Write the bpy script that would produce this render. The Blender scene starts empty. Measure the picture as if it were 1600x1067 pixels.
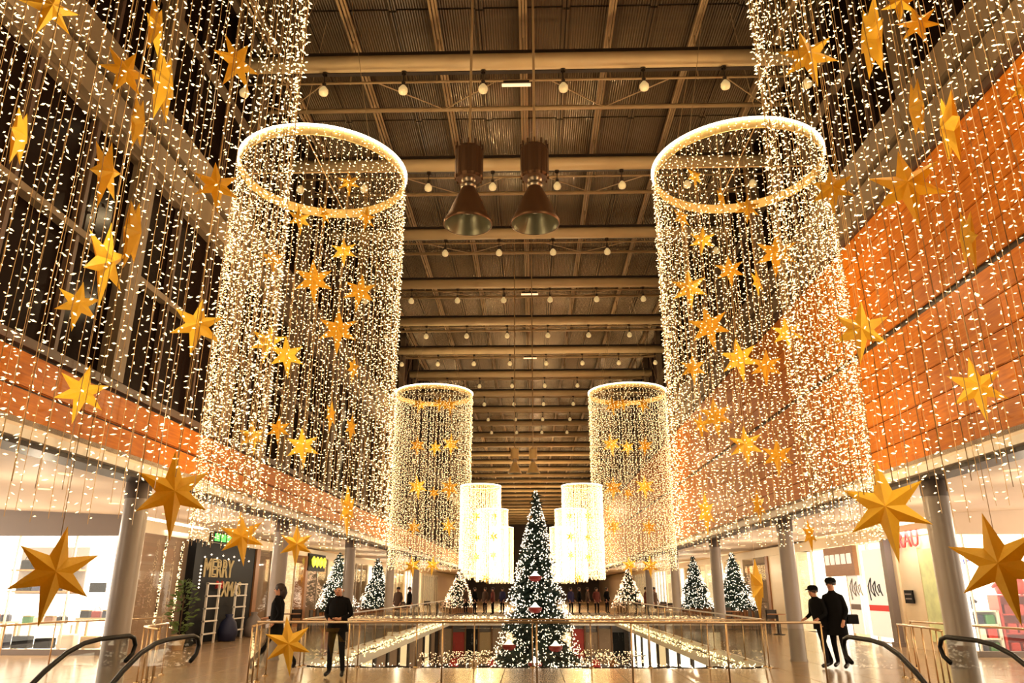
import bpy, bmesh, math, random
from mathutils import Vector, Matrix
rnd = random.Random(7)
PI = math.pi
sc = bpy.context.scene
col = sc.collection

# ------------------------------------------------------------------ camera, world, lights, exposure
EYE = 1.65
cam_d = bpy.data.cameras.new('camera'); cam = bpy.data.objects.new('camera', cam_d); col.objects.link(cam)
cam_d.sensor_width = 36; cam_d.lens = 1170 / 1600 * 36; cam_d.clip_end = 400
cam.location = (0, 0, EYE)
PITCH, YAW = math.radians(18.3), math.radians(1.45)
cam.rotation_euler = (PI / 2 + PITCH, 0, YAW)
sc.camera = cam
w = bpy.data.worlds.new('world'); sc.world = w; w.use_nodes = True
w.node_tree.nodes['Background'].inputs[0].default_value = (1.0, .72, .42, 1)
w.node_tree.nodes['Background'].inputs[1].default_value = .05
sc.view_settings.view_transform = 'Standard'; sc.view_settings.look = 'None'
sc.view_settings.gamma = 1; sc.view_settings.use_curve_mapping = False
sc.view_settings.exposure = 0.0
WARM = (1.0, .72, .38)
# curtains: (side, Y) ; radius, ring height, bottom height
CX, CR, CTOP, CBOT = 4.07, 1.6, 9.55, 2.32
CYL_Y = [6.5, 13.0, 30.8, 61.0, 80.0, 104.0]
def lamp(kind, name, loc, energy, color, **kw):
    d = bpy.data.lights.new(name, kind); d.energy = energy; d.color = color
    for k, v in kw.items(): setattr(d, k, v)
    o = bpy.data.objects.new(name, d); col.objects.link(o); o.location = loc
    return o
# the glow of each column of fairy lights (a thin vertical row of lamps in the middle of the curtain)
for i, y in enumerate(CYL_Y):
    for s in (-1, 1):
        if i < 3: zs, e = (3.2, 5.0, 6.8, 8.6), 105
        else: zs, e = (3.5, 7.5), 260
        for z in zs:
            g = lamp('POINT', 'curtain_glow', (s * CX, y, z), e, WARM, shadow_soft_size=0.0)
            g.data.use_nodes = True; gt = g.data.node_tree; em_ = gt.nodes['Emission']
            fo_ = gt.nodes.new('ShaderNodeLightFalloff'); fo_.inputs['Strength'].default_value = 1.0; fo_.inputs['Smooth'].default_value = 1.2
            gt.links.new(fo_.outputs['Quadratic'], em_.inputs['Strength'])
# shop lighting: ceiling panels inside the shops shining down and out
for s in (-1, 1):
    a = lamp('AREA', 'shop_ceiling_light', (s * 13.2, 23.2, 3.3), 420, (1, .90, .76), shape='RECTANGLE', size=5.0, size_y=1.6)
    for y in (9.5, 13, 17, 21, 26, 31, 37, 44, 52, 62, 74):
        g = lamp('POINT', 'gallery_fill', (s * 8.7, y, 2.75), 100 if y < 35 else 120, (1, .80, .56), shadow_soft_size=0.0)  # unseen fill points added below the gallery ceiling to brighten the soffit
        g.data.use_nodes = True; gt = g.data.node_tree; em_ = gt.nodes['Emission']
        fo_ = gt.nodes.new('ShaderNodeLightFalloff'); fo_.inputs['Strength'].default_value = 1.0; fo_.inputs['Smooth'].default_value = 1.5
        gt.links.new(fo_.outputs['Quadratic'], em_.inputs['Strength'])
for y in (24, 34, 44):
    lamp('AREA', 'lower_hall_light', (0, y, -.9), 40, (1, .75, .5), shape='DISK', size=1.0)

# ------------------------------------------------------------------ materials
def mat(name, color, rough=.5, metal=0, emit=0, ecol=None, noise=0, nscale=5, bump=0, bscale=40, spec=.5, stretch=None, trans=0):
    m = bpy.data.materials.new(name); m.use_nodes = True
    nt = m.node_tree; b = nt.nodes['Principled BSDF']
    b.inputs['Base Color'].default_value = (*color, 1); b.inputs['Roughness'].default_value = rough
    b.inputs['Metallic'].default_value = metal; b.inputs['Specular IOR Level'].default_value = spec
    if emit:
        b.inputs['Emission Color'].default_value = (*(ecol or color), 1); b.inputs['Emission Strength'].default_value = emit
    if noise or bump:
        tc = nt.nodes.new('ShaderNodeTexCoord'); mp = nt.nodes.new('ShaderNodeMapping')
        nt.links.new(tc.outputs['Object'], mp.inputs[0])
        if stretch: mp.inputs['Scale'].default_value = stretch
    if noise:
        n = nt.nodes.new('ShaderNodeTexNoise'); n.inputs['Scale'].default_value = nscale; n.inputs['Detail'].default_value = 6
        nt.links.new(mp.outputs[0], n.inputs[0])
        r = nt.nodes.new('ShaderNodeMapRange'); r.inputs[3].default_value = 1 - noise; r.inputs[4].default_value = 1 + noise
        nt.links.new(n.outputs[0], r.inputs[0])
        mx = nt.nodes.new('ShaderNodeVectorMath'); mx.operation = 'SCALE'; mx.inputs[0].default_value = color
        nt.links.new(r.outputs[0], mx.inputs['Scale']); nt.links.new(mx.outputs[0], b.inputs['Base Color'])
    if bump:
        n2 = nt.nodes.new('ShaderNodeTexNoise'); n2.inputs['Scale'].default_value = bscale
        nt.links.new(mp.outputs[0], n2.inputs[0])
        bp = nt.nodes.new('ShaderNodeBump'); bp.inputs['Strength'].default_value = bump; bp.inputs['Distance'].default_value = .02
        nt.links.new(n2.outputs[0], bp.inputs['Height']); nt.links.new(bp.outputs[0], b.inputs['Normal'])
    return m
def no_sample(m):
    m.cycles.emission_sampling = 'NONE'; return m
M = {}
M['bulb'] = no_sample(mat('warm_bulb', (1, .8, .5), emit=4.2, ecol=(1, .72, .35)))
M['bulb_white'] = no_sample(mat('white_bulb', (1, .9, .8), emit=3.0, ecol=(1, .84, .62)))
M['bulb_orange'] = no_sample(mat('amber_bulb', (1, .7, .5), emit=3.5, ecol=(1, .62, .35)))
M['rope'] = no_sample(mat('rope_light', (1, .95, .8), emit=6, ecol=(1, .86, .58)))
M['wire'] = mat('clear_gold_wire', (.55, .34, .14), .4)
M['band'] = mat('gold_ring_band', (.92, .66, .26), .4, .1)
M['gold'] = mat('gold_paper', (.92, .63, .055), .5, 0, noise=.16, nscale=3, bump=.25, bscale=14)
_nt = M['gold'].node_tree; _tr = _nt.nodes.new('ShaderNodeBsdfTranslucent'); _tr.inputs[0].default_value = (.95, .62, .05, 1)
_mx = _nt.nodes.new('ShaderNodeMixShader'); _mx.inputs[0].default_value = .38
_nt.links.new(_nt.nodes['Principled BSDF'].outputs[0], _mx.inputs[1]); _nt.links.new(_tr.outputs[0], _mx.inputs[2])
_nt.links.new(_mx.outputs[0], _nt.nodes['Material Output'].inputs[0])
M['beam'] = mat('painted_beam', (.80, .60, .34), .38, noise=.08, nscale=2)
M['rod'] = mat('roof_rod', (.50, .34, .18), .45)
M['dark'] = mat('dark_steel', (.035, .022, .015), .5)
M['glassdark'] = mat('dark_window_glass', (.010, .005, .004), .22, noise=.3, nscale=.4, spec=.03)
M['pillar_up'] = mat('brown_pillar', (.17, .115, .07), .6, noise=.1)
M['greybeam'] = mat('grey_brown_beam', (.20, .14, .085), .6, noise=.15, nscale=3)
M['mull'] = mat('mullion', (.09, .05, .035), .5)
M['soffit'] = mat('plaster_soffit', (.80, .66, .52), .7, noise=.04)
M['white'] = mat('white_paint', (.85, .78, .68), .5)
M['cream'] = mat('cream_panel', (.80, .66, .44), .4, noise=.05)
M['column'] = mat('grey_column_paint', (.30, .25, .22), .38, noise=.06, nscale=2)
M['collar'] = mat('column_collar', (.12, .09, .08), .5)
M['tile'] = mat('polished_stone', (.40, .265, .145), .19, noise=.14, nscale=2.2, bump=.03, bscale=8)
M['slab'] = mat('stone_joint', (.10, .07, .05), .7)
M['brass'] = mat('brushed_brass', (.62, .42, .22), .28, .85)
M['steel'] = mat('satin_steel', (.55, .47, .38), .3, .9)
M['rubber'] = mat('black_rubber', (.006, .0055, .006), .4, spec=.2)
M['grooved'] = mat('step_metal', (.25, .23, .2), .45, .6)
M['lampmetal'] = mat('copper_lamp_housing', (.20, .105, .055), .36, .65)
M['reflector'] = mat('lamp_reflector', (.30, .30, .22), .35, .7)
M['globe'] = no_sample(mat('opal_globe', (.9, .75, .45), .3, emit=.38, ecol=(1, .70, .30)))
M['tube'] = no_sample(mat('lamp_tube', (1, .8, .5), emit=1.2, ecol=(1, .72, .40)))
M['needle'] = mat('fir_needles', (.012, .030, .022), .7, noise=.4, nscale=4)
M['bark'] = mat('bark', (.07, .04, .02), .9)
M['red'] = mat('red_satin', (.30, .015, .01), .45)
M['redshop'] = mat('red_goods', (.55, .04, .03), .5)
M['wood'] = mat('brown_wood', (.30, .13, .045), .5, noise=.25, nscale=4, stretch=(1, 1, 8))
M['black'] = mat('matt_black', (.004, .0035, .004), .6, spec=.15)
M['blue'] = mat('blue_goods', (.05, .07, .40), .5)
M['navy'] = mat('navy_goods', (.012, .015, .05), .6)
M['green'] = mat('green_goods', (.05, .22, .06), .6)
M['leafgreen'] = mat('shrub_leaf', (.10, .16, .035), .5)
M['tan'] = mat('tan_goods', (.60, .42, .22), .6)
M['grey'] = mat('grey_paint', (.22, .18, .16), .5)
M['coat'] = mat('black_coat', (.005, .0045, .005), .85, spec=.1, bump=.2, bscale=30)
M['jeans'] = mat('dark_trousers', (.009, .008, .010), .85, spec=.1, bump=.2, bscale=40)
M['skin'] = mat('skin', (.52, .25, .15), .5)
M['hair'] = mat('dark_hair', (.025, .012, .008), .6, bump=.4, bscale=60)
M['shoe'] = mat('black_shoe', (.008, .007, .007), .35)
M['shopglow'] = mat('glowing_shop_wall', (.9, .85, .75), .6, emit=3.0, ecol=(1, .92, .78))  # own emission stands in for shop lamps and brightens the soffit
M['shopglow2'] = mat('lit_warm_window', (.9, .75, .5), .5, emit=.9, ecol=(1, .74, .40))
M['shopdim'] = mat('dim_shop_interior', (.20, .11, .06), .6, emit=.10, ecol=(1, .55, .25), noise=.5, nscale=1.5)
M['sign_green'] = mat('green_sign', (.1, .6, .15), .5, emit=.8, ecol=(.12, .9, .15))
M['sign_yellow'] = mat('yellow_sign', (.9, .8, .1), .5, emit=1.1, ecol=(1, .85, .05))
M['sign_red'] = mat('red_sign', (.65, .03, .03), .5, emit=.35, ecol=(.8, .05, .04))
M['sign_blue'] = mat('blue_sign', (.15, .2, .7), .5, emit=.4, ecol=(.25, .32, .9))
M['chalk'] = mat('chalk_letters', (.55, .42, .20), .7, emit=.08, ecol=(.8, .55, .25))  # faint emission puts the brightness of the letters into the material
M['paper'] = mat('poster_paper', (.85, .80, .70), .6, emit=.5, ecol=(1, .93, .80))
# orange timber cladding: grain by noise stretched along the board
def orange(name, c1, c2):
    m = bpy.data.materials.new(name); m.use_nodes = True; nt = m.node_tree; b = nt.nodes['Principled BSDF']
    tc = nt.nodes.new('ShaderNodeTexCoord'); mp = nt.nodes.new('ShaderNodeMapping'); mp.inputs['Scale'].default_value = (4, .35, 5)
    oi = nt.nodes.new('ShaderNodeObjectInfo')
    ad = nt.nodes.new('ShaderNodeVectorMath'); ad.operation = 'ADD'
    nt.links.new(tc.outputs['Object'], ad.inputs[0]); nt.links.new(oi.outputs['Random'], ad.inputs[1])
    nt.links.new(ad.outputs[0], mp.inputs[0])
    n = nt.nodes.new('ShaderNodeTexNoise'); n.inputs['Scale'].default_value = 6; n.inputs['Detail'].default_value = 8
    nt.links.new(mp.outputs[0], n.inputs[0])
    rp = nt.nodes.new('ShaderNodeValToRGB'); rp.color_ramp.elements[0].position = .3; rp.color_ramp.elements[1].position = .75
    rp.color_ramp.elements[0].color = (*c1, 1); rp.color_ramp.elements[1].color = (*c2, 1)
    nt.links.new(n.outputs[0], rp.inputs[0])
    hs = nt.nodes.new('ShaderNodeHueSaturation'); mr = nt.nodes.new('ShaderNodeMapRange'); mr.inputs[3].default_value = .85; mr.inputs[4].default_value = 1.15
    nt.links.new(oi.outputs['Random'], mr.inputs[0]); nt.links.new(mr.outputs[0], hs.inputs['Value']); nt.links.new(rp.outputs[0], hs.inputs['Color'])
    nt.links.new(hs.outputs[0], b.inputs['Base Color']); b.inputs['Roughness'].default_value = .45; b.inputs['Specular IOR Level'].default_value = .22
    return m
M['orange'] = orange('orange_timber', (.44, .11, .006), (.66, .205, .010))
# corrugated roof sheet
def corr():
    m = bpy.data.materials.new('corrugated_sheet'); m.use_nodes = True; nt = m.node_tree; b = nt.nodes['Principled BSDF']
    b.inputs['Base Color'].default_value = (.20, .145, .085, 1); b.inputs['Roughness'].default_value = .13; b.inputs['Metallic'].default_value = .55
    tc = nt.nodes.new('ShaderNodeTexCoord'); wv = nt.nodes.new('ShaderNodeTexWave'); wv.bands_direction = 'X'; wv.inputs['Scale'].default_value = 5.5
    nt.links.new(tc.outputs['Object'], wv.inputs[0])
    bp = nt.nodes.new('ShaderNodeBump'); bp.inputs['Strength'].default_value = .45; bp.inputs['Distance'].default_value = .02
    nt.links.new(wv.outputs['Fac'], bp.inputs['Height']); nt.links.new(bp.outputs[0], b.inputs['Normal'])
    return m
M['corr'] = corr()
def glass():
    m = bpy.data.materials.new('clear_glass'); m.use_nodes = True; nt = m.node_tree; nt.nodes.clear()
    o = nt.nodes.new('ShaderNodeOutputMaterial'); mx = nt.nodes.new('ShaderNodeMixShader')
    t = nt.nodes.new('ShaderNodeBsdfTransparent'); t.inputs[0].default_value = (.96, .96, .93, 1)
    g = nt.nodes.new('ShaderNodeBsdfGlossy'); g.inputs['Roughness'].default_value = .02
    f = nt.nodes.new('ShaderNodeLayerWeight'); f.inputs[0].default_value = .5
    pw_ = nt.nodes.new('ShaderNodeMath'); pw_.operation = 'POWER'; pw_.inputs[1].default_value = 5
    ma_ = nt.nodes.new('ShaderNodeMath'); ma_.operation = 'MULTIPLY_ADD'; ma_.inputs[1].default_value = .8; ma_.inputs[2].default_value = .035
    nt.links.new(f.outputs['Facing'], pw_.inputs[0]); nt.links.new(pw_.outputs[0], ma_.inputs[0])
    nt.links.new(ma_.outputs[0], mx.inputs[0]); nt.links.new(t.outputs[0], mx.inputs[1]); nt.links.new(g.outputs[0], mx.inputs[2])
    nt.links.new(mx.outputs[0], o.inputs[0]); return m
M['glass'] = glass()

# ------------------------------------------------------------------ helpers
ORG = {}
def tag(o, label=None, cat=None, group=None, kind=None):
    if label: o['label'] = label
    if cat: o['category'] = cat
    if group: o['group'] = group
    if kind: o['kind'] = kind
    return o
def empty(name, loc, label, cat, group=None, kind=None):
    o = bpy.data.objects.new(name, None); o.empty_display_size = .2; col.objects.link(o); o.location = loc
    ORG[o.name] = Vector(loc); return tag(o, label, cat, group, kind)
class MB:
    def __init__(s): s.v = []; s.f = []; s.m = []
    def add(s, vs, fs, mi=0):
        n = len(s.v); s.v += [tuple(v) for v in vs]; s.f += [tuple(n + i for i in f) for f in fs]; s.m += [mi] * len(fs); return s
    def box(s, a, b, mi=0, M_=None):
        x0, y0, z0 = a; x1, y1, z1 = b
        vs = [Vector(p) for p in ((x0,y0,z0),(x1,y0,z0),(x1,y1,z0),(x0,y1,z0),(x0,y0,z1),(x1,y0,z1),(x1,y1,z1),(x0,y1,z1))]
        if M_: vs = [M_ @ v for v in vs]
        return s.add(vs, [(0,3,2,1),(4,5,6,7),(0,1,5,4),(1,2,6,5),(2,3,7,6),(3,0,4,7)], mi)
    def bevbox(s, a, b, r=.01, mi=0):
        (x0,y0,z0),(x1,y1,z1) = a, b
        pts = [(x0+r,y0),(x1-r,y0),(x1,y0+r),(x1,y1-r),(x1-r,y1),(x0+r,y1),(x0,y1-r),(x0,y0+r)]
        ins = [(min(max(x,x0+r),x1-r), min(max(y,y0+r),y1-r)) for x, y in pts]
        vs = [(x,y,z0) for x,y in pts] + [(x,y,z1-r) for x,y in pts] + [(x,y,z1) for x,y in ins]
        fs = [tuple(range(7,-1,-1))]
        for k in range(8):
            j = (k+1)%8; fs.append((k,j,8+j,8+k)); fs.append((8+k,8+j,16+j,16+k))
        fs.append(tuple(range(16,24))); return s.add(vs, fs, mi)
    def tube(s, pts, r, n=8, mi=0, cap=True, closed=False):
        pts = [Vector(p) for p in pts]; k = len(pts); rs = r if isinstance(r, (list, tuple)) else [r]*k
        vs = []; up = None
        for i, p in enumerate(pts):
            if closed: t = pts[(i+1)%k] - pts[i-1]
            else: t = pts[min(i+1,k-1)] - pts[max(i-1,0)]
            t.normalize()
            if up is None:
                up = Vector((0,0,1)) if abs(t.z) < .9 else Vector((1,0,0))
            u = (up - t*up.dot(t)).normalized(); w_ = t.cross(u); up = u
            for j in range(n):
                a = 2*PI*j/n; vs.append(p + (u*math.cos(a) + w_*math.sin(a))*rs[i])
        fs = []
        for i in range(k if closed else k-1):
            i2 = (i+1)%k
            for j in range(n):
                j2 = (j+1)%n; fs.append((i*n+j, i*n+j2, i2*n+j2, i2*n+j))
        if cap and not closed: fs.append(tuple(range(n-1,-1,-1))); fs.append(tuple((k-1)*n+j for j in range(n)))
        return s.add(vs, fs, mi)
    def lathe(s, prof, c=(0,0,0), n=20, mi=0, sx=1, sy=1):
        vs = []
        for r, z in prof:
            for j in range(n):
                a = 2*PI*j/n; vs.append((c[0]+r*sx*math.cos(a), c[1]+r*sy*math.sin(a), c[2]+z))
        fs = [(i*n+j, i*n+(j+1)%n, (i+1)*n+(j+1)%n, (i+1)*n+j) for i in range(len(prof)-1) for j in range(n)]
        return s.add(vs, fs, mi)
    def build(s, name, mats, parent=None, smooth=False, origin=None):
        me = bpy.data.meshes.new(name)
        off = ORG.get(parent.name, Vector()) if parent and origin is None else (Vector(origin) if origin is not None else Vector())
        me.from_pydata([(v[0]-off.x, v[1]-off.y, v[2]-off.z) for v in s.v], [], s.f)
        ms = mats if isinstance(mats, (list, tuple)) else [mats]
        for m in ms: me.materials.append(M[m] if isinstance(m, str) else m)
        if len(ms) > 1: me.polygons.foreach_set('material_index', s.m)
        if smooth: me.polygons.foreach_set('use_smooth', [True]*len(s.f))
        me.update()
        o = bpy.data.objects.new(name, me); col.objects.link(o)
        if parent: o.parent = parent; ORG[o.name] = off
        elif origin is not None: o.location = origin; ORG[o.name] = Vector(origin)
        else: ORG[o.name] = Vector()
        return o
def inst(name, me, loc, parent=None, rot=(0,0,0), scale=(1,1,1)):
    o = bpy.data.objects.new(name, me); col.objects.link(o)
    p = ORG.get(parent.name, Vector()) if parent else Vector()
    o.location = Vector(loc) - p; o.rotation_euler = rot; o.scale = scale
    if parent: o.parent = parent
    ORG[o.name] = Vector(loc); return o
def mesh_of(mb, name, mats, smooth=False):
    o = mb.build(name, mats, smooth=smooth); me = o.data; bpy.data.objects.remove(o); return me
def struct(name, mb, m, label, cat, smooth=False):
    return tag(mb.build(name, m, smooth=smooth), label, cat, kind='structure')
CP, SP = math.cos(PITCH), math.sin(PITCH)
def ray(px, py):
    x, u = (px-800)/1170, (533.5-py)/1170
    f, z = CP - u*SP, SP + u*CP
    return Vector((x*math.cos(YAW) - f*math.sin(YAW), f*math.cos(YAW) + x*math.sin(YAW), z))
def at_y(px, py, Y):
    d = ray(px, py); return Vector((0,0,EYE)) + d*(Y/d.y)
def at_x(px, py, X):
    d = ray(px, py); return Vector((0,0,EYE)) + d*(X/d.x)
def depth(p): 
    return p.y*CP + (p.z-EYE)*SP
ORD = ['first','second','third','fourth','fifth','sixth','seventh','eighth','ninth','tenth','eleventh','twelfth','thirteenth','fourteenth','fifteenth','sixteenth','seventeenth','eighteenth','nineteenth','twentieth']
def ordn(i): return ORD[i] if i < 20 else 'twenty-' + ORD[i-20]

# ------------------------------------------------------------------ floors
fl = struct('floor', MB().box((-17, 13.9, -.5), (17, 18.1, -.02))
            .box((-17, 7, -.5), (-6.5, 13.9, -.02)).box((6.4, 7, -.5), (17, 13.9, -.02))
            .box((-6.5, 12.2, -.5), (-4.9, 13.9, -.02)).box((4.4, 12.2, -.5), (6.4, 13.9, -.02))
            .box((-17, 18.1, -.5), (-5.3, 135, -.02)).box((5.3, 18.1, -.5), (17, 135, -.02))
            .box((-5.3, 51, -.5), (5.3, 135, -.02)), 'slab', 'polished beige stone floor of the upper level and its bridge', 'floor')
tile_me = mesh_of(MB().bevbox((-.596, -.596, -.018), (.596, .596, 0), .004), 'tile', 'tile')
def in_deck(x, y):
    if abs(x) > 16.9: return False
    if y < 13.9: return x < -6.9 or x > 6.9
    if y > 18.0: return abs(x) > 5.3
    return True
nt_ = 0; far_t = MB()
ys = [7.7 + 1.2*k for k in range(44)]
for y in ys:
    for k in range(-14, 15):
        x = k*1.2
        if not in_deck(x - .6*(1 if x < 0 else -1), y) or not in_deck(x, y) or (y < 14 and abs(x) < 7.2): continue
        if y > 18.7 and abs(x) > 11.6 and y > 24: continue
        d = math.hypot(x, y)
        if 10.8 < y < 27 and nt_ < 298: inst('tile', tile_me, (x, y, 0), fl); nt_ += 1
        else: far_t.bevbox((x-.596, y-.596, -.018), (x+.596, y+.596, 0), .004)
far_t.box((-11.6, 60, -.018), (11.6, 134, 0))
for sx in (-1, 1):
    far_t.box((min(sx*4.95, sx*6.6), 12.25, -.018), (max(sx*4.95, sx*6.6), 13.25, 0))
    far_t.box((min(sx*5.32, sx*5.42), 18.1, -.018), (max(sx*5.32, sx*5.42), 51, 0))
tag(far_t.build('distant_tiling', 'tile', fl), kind='stuff')
lf = struct('floor_lower', MB().box((-17, -6, -4.9), (17, 60, -4.6)), mat('lower_floor', (.16, .11, .08), .15, noise=.2), 'dark glossy floor of the level below, seen through the opening', 'floor')

# ------------------------------------------------------------------ roof
ZB, ZR = 12.15, 13.55
roof = empty('ceiling', (0, 13, 0), 'corrugated metal roof with pale cross beams running down the whole hall', 'ceiling', kind='structure')
nb = 31
beam_me = mesh_of(MB().tube([(-6.2,0,0),(6.2,0,0)], .17, 14), 'roof_beam', 'beam', True)
shadow_strip_me = mesh_of(MB().box((-6.2,-.07,.12),(6.2,.07,.24)).box((-6.2,.24,-.04),(6.2,.34,.12)), 'shadow_strip', 'dark')  # dark strips put in for the shadow lines along each beam
thin_me = mesh_of(MB().tube([(-6.2,0,0),(6.2,0,0)], .028, 6), 'tie_rod', 'rod', True)
purl_me = mesh_of(MB().tube([(-6.2,0,0),(6.2,0,0)], .055, 8), 'purlin', 'rod', True)
rib_me = mesh_of(MB().tube([(-.06,-2,0),(-.06,2,0)], .028, 6).tube([(.07,-2,.08),(.07,2,.08)], .022, 6).box((-.02,-2,.05),(.03,2,.3)), 'roof_rib', 'rod')
sheet_me = mesh_of(MB().box((-.93,-1.97,0),(.93,1.97,.03)).box((-.93,-1.97,-.05),(-.86,1.97,0)).box((.86,-1.97,-.05),(.93,1.97,0)), 'roof_sheet', 'corr')
brace = MB()
by = [9.06 + 4*k for k in range(nb)]
for k, y in enumerate(by):
    inst('roof_beam', beam_me, (0, y, ZB), roof); inst('shadow_strip', shadow_strip_me, (0, y, ZB), roof)
    inst('tie_rod', thin_me, (0, y+.55, ZB-.05), roof); inst('purlin', purl_me, (0, y+2, ZB+.28), roof)
    for j in range(7):
        x = -.1 + (j-3)*1.88
        if k < 18: inst('roof_rib', rib_me, (x, y+2, ZR-.4), roof)
        else: brace.box((x-.06, y, ZR-.4), (x+.06, y+4, ZR-.3))
        if k < 30: inst('roof_sheet', sheet_me, (x, y+2, ZR), roof)
    if k < 14:
        for j in (0, 2, 4, 6):
            x = -.1 + (j-3)*1.88 + (1.88 if j > 3 else 0)*0
            for s in (-1, 1):
                MB().tube([(x, y+2, ZB+.28), (x+s*1.3, y+.55, ZB-.05)], .014, 5).build('brace_rod', 'rod', roof)
        for j in range(7):
            x = -.1 + (j-3)*1.88
            MB().tube([(x, y+.55, ZB-.08), (x, y+.55, ZR-.3)], .018, 5).build('hanger_rod', 'rod', roof)
tag(brace.build('distant_rib', 'rod', roof), kind='stuff')
MB().box((-17, 3, ZR+.04), (17, 135, ZR+.2)).build('roof_deck', 'dark', roof)
struct('wall_far', MB().box((-17, 133, -5), (17, 133.4, 14)), 'mull', 'dark end wall at the far end of the hall', 'wall')

# globes under the beams
gl_me = mesh_of(MB().lathe([(.02,.12),(.04,.11),(.06,.08),(.095,.03),(.10,-.02),(.085,-.07),(.045,-.095),(0,-.105)], n=14), 'globe', 'globe', True)
st_me = mesh_of(MB().tube([(0,0,.10),(0,0,.5)], .012, 6).lathe([(.05,.40),(.06,.50),(.0,.52)], n=10).lathe([(.03,.12),(.045,.19),(0,.2)], n=10), 'stem', 'dark')
for r in range(10):
    y = by[1+r]
    xs = [-.1 + 1.67*(j-3.5) for j in range(8)] if r < 7 else [-.1 + 1.67*(j-1.5) for j in range(4)]
    for j, x in enumerate(xs):
        bn = ['nearest beam in view', 'second beam from the camera'][r] if r < 2 else ordn(r) + ' beam from the camera'
        g = empty('globe_lamp', (x, y+.06, ZB-.62), f'small round frosted globe lamp, {ordn(j)} from left under the {bn}', 'lamp', 'globe lamps under the roof beams')
        inst('globe', gl_me, (x, y+.06, ZB-.62), g); inst('stem', st_me, (x, y+.06, ZB-.62), g)
for y, ww, lb in ((13.5, .62, 'short warm tube lamp beside the nearest roof beam'), (25.5, .62, 'short warm tube lamp below the fourth roof beam'), (33.5, .62, 'short warm tube lamp below the sixth roof beam')):
    x = -.25 if y < 14 else 0.0
    t = empty('tube_lamp', (x, y, ZB-.25), lb, 'lamp')
    MB().tube([(x-ww*.5, y, ZB-.25), (x+ww*.5, y, ZB-.25)], .035, 8).build('tube', 'tube', t, True)
    MB().box((x-ww*.45, y-.04, ZB-.215), (x+ww*.45, y+.04, ZB-.16)).tube([(x, y, ZB-.17), (x, y+.11, ZB-.05)], .015, 5).build('lamp_housing', 'dark', t)

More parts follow.
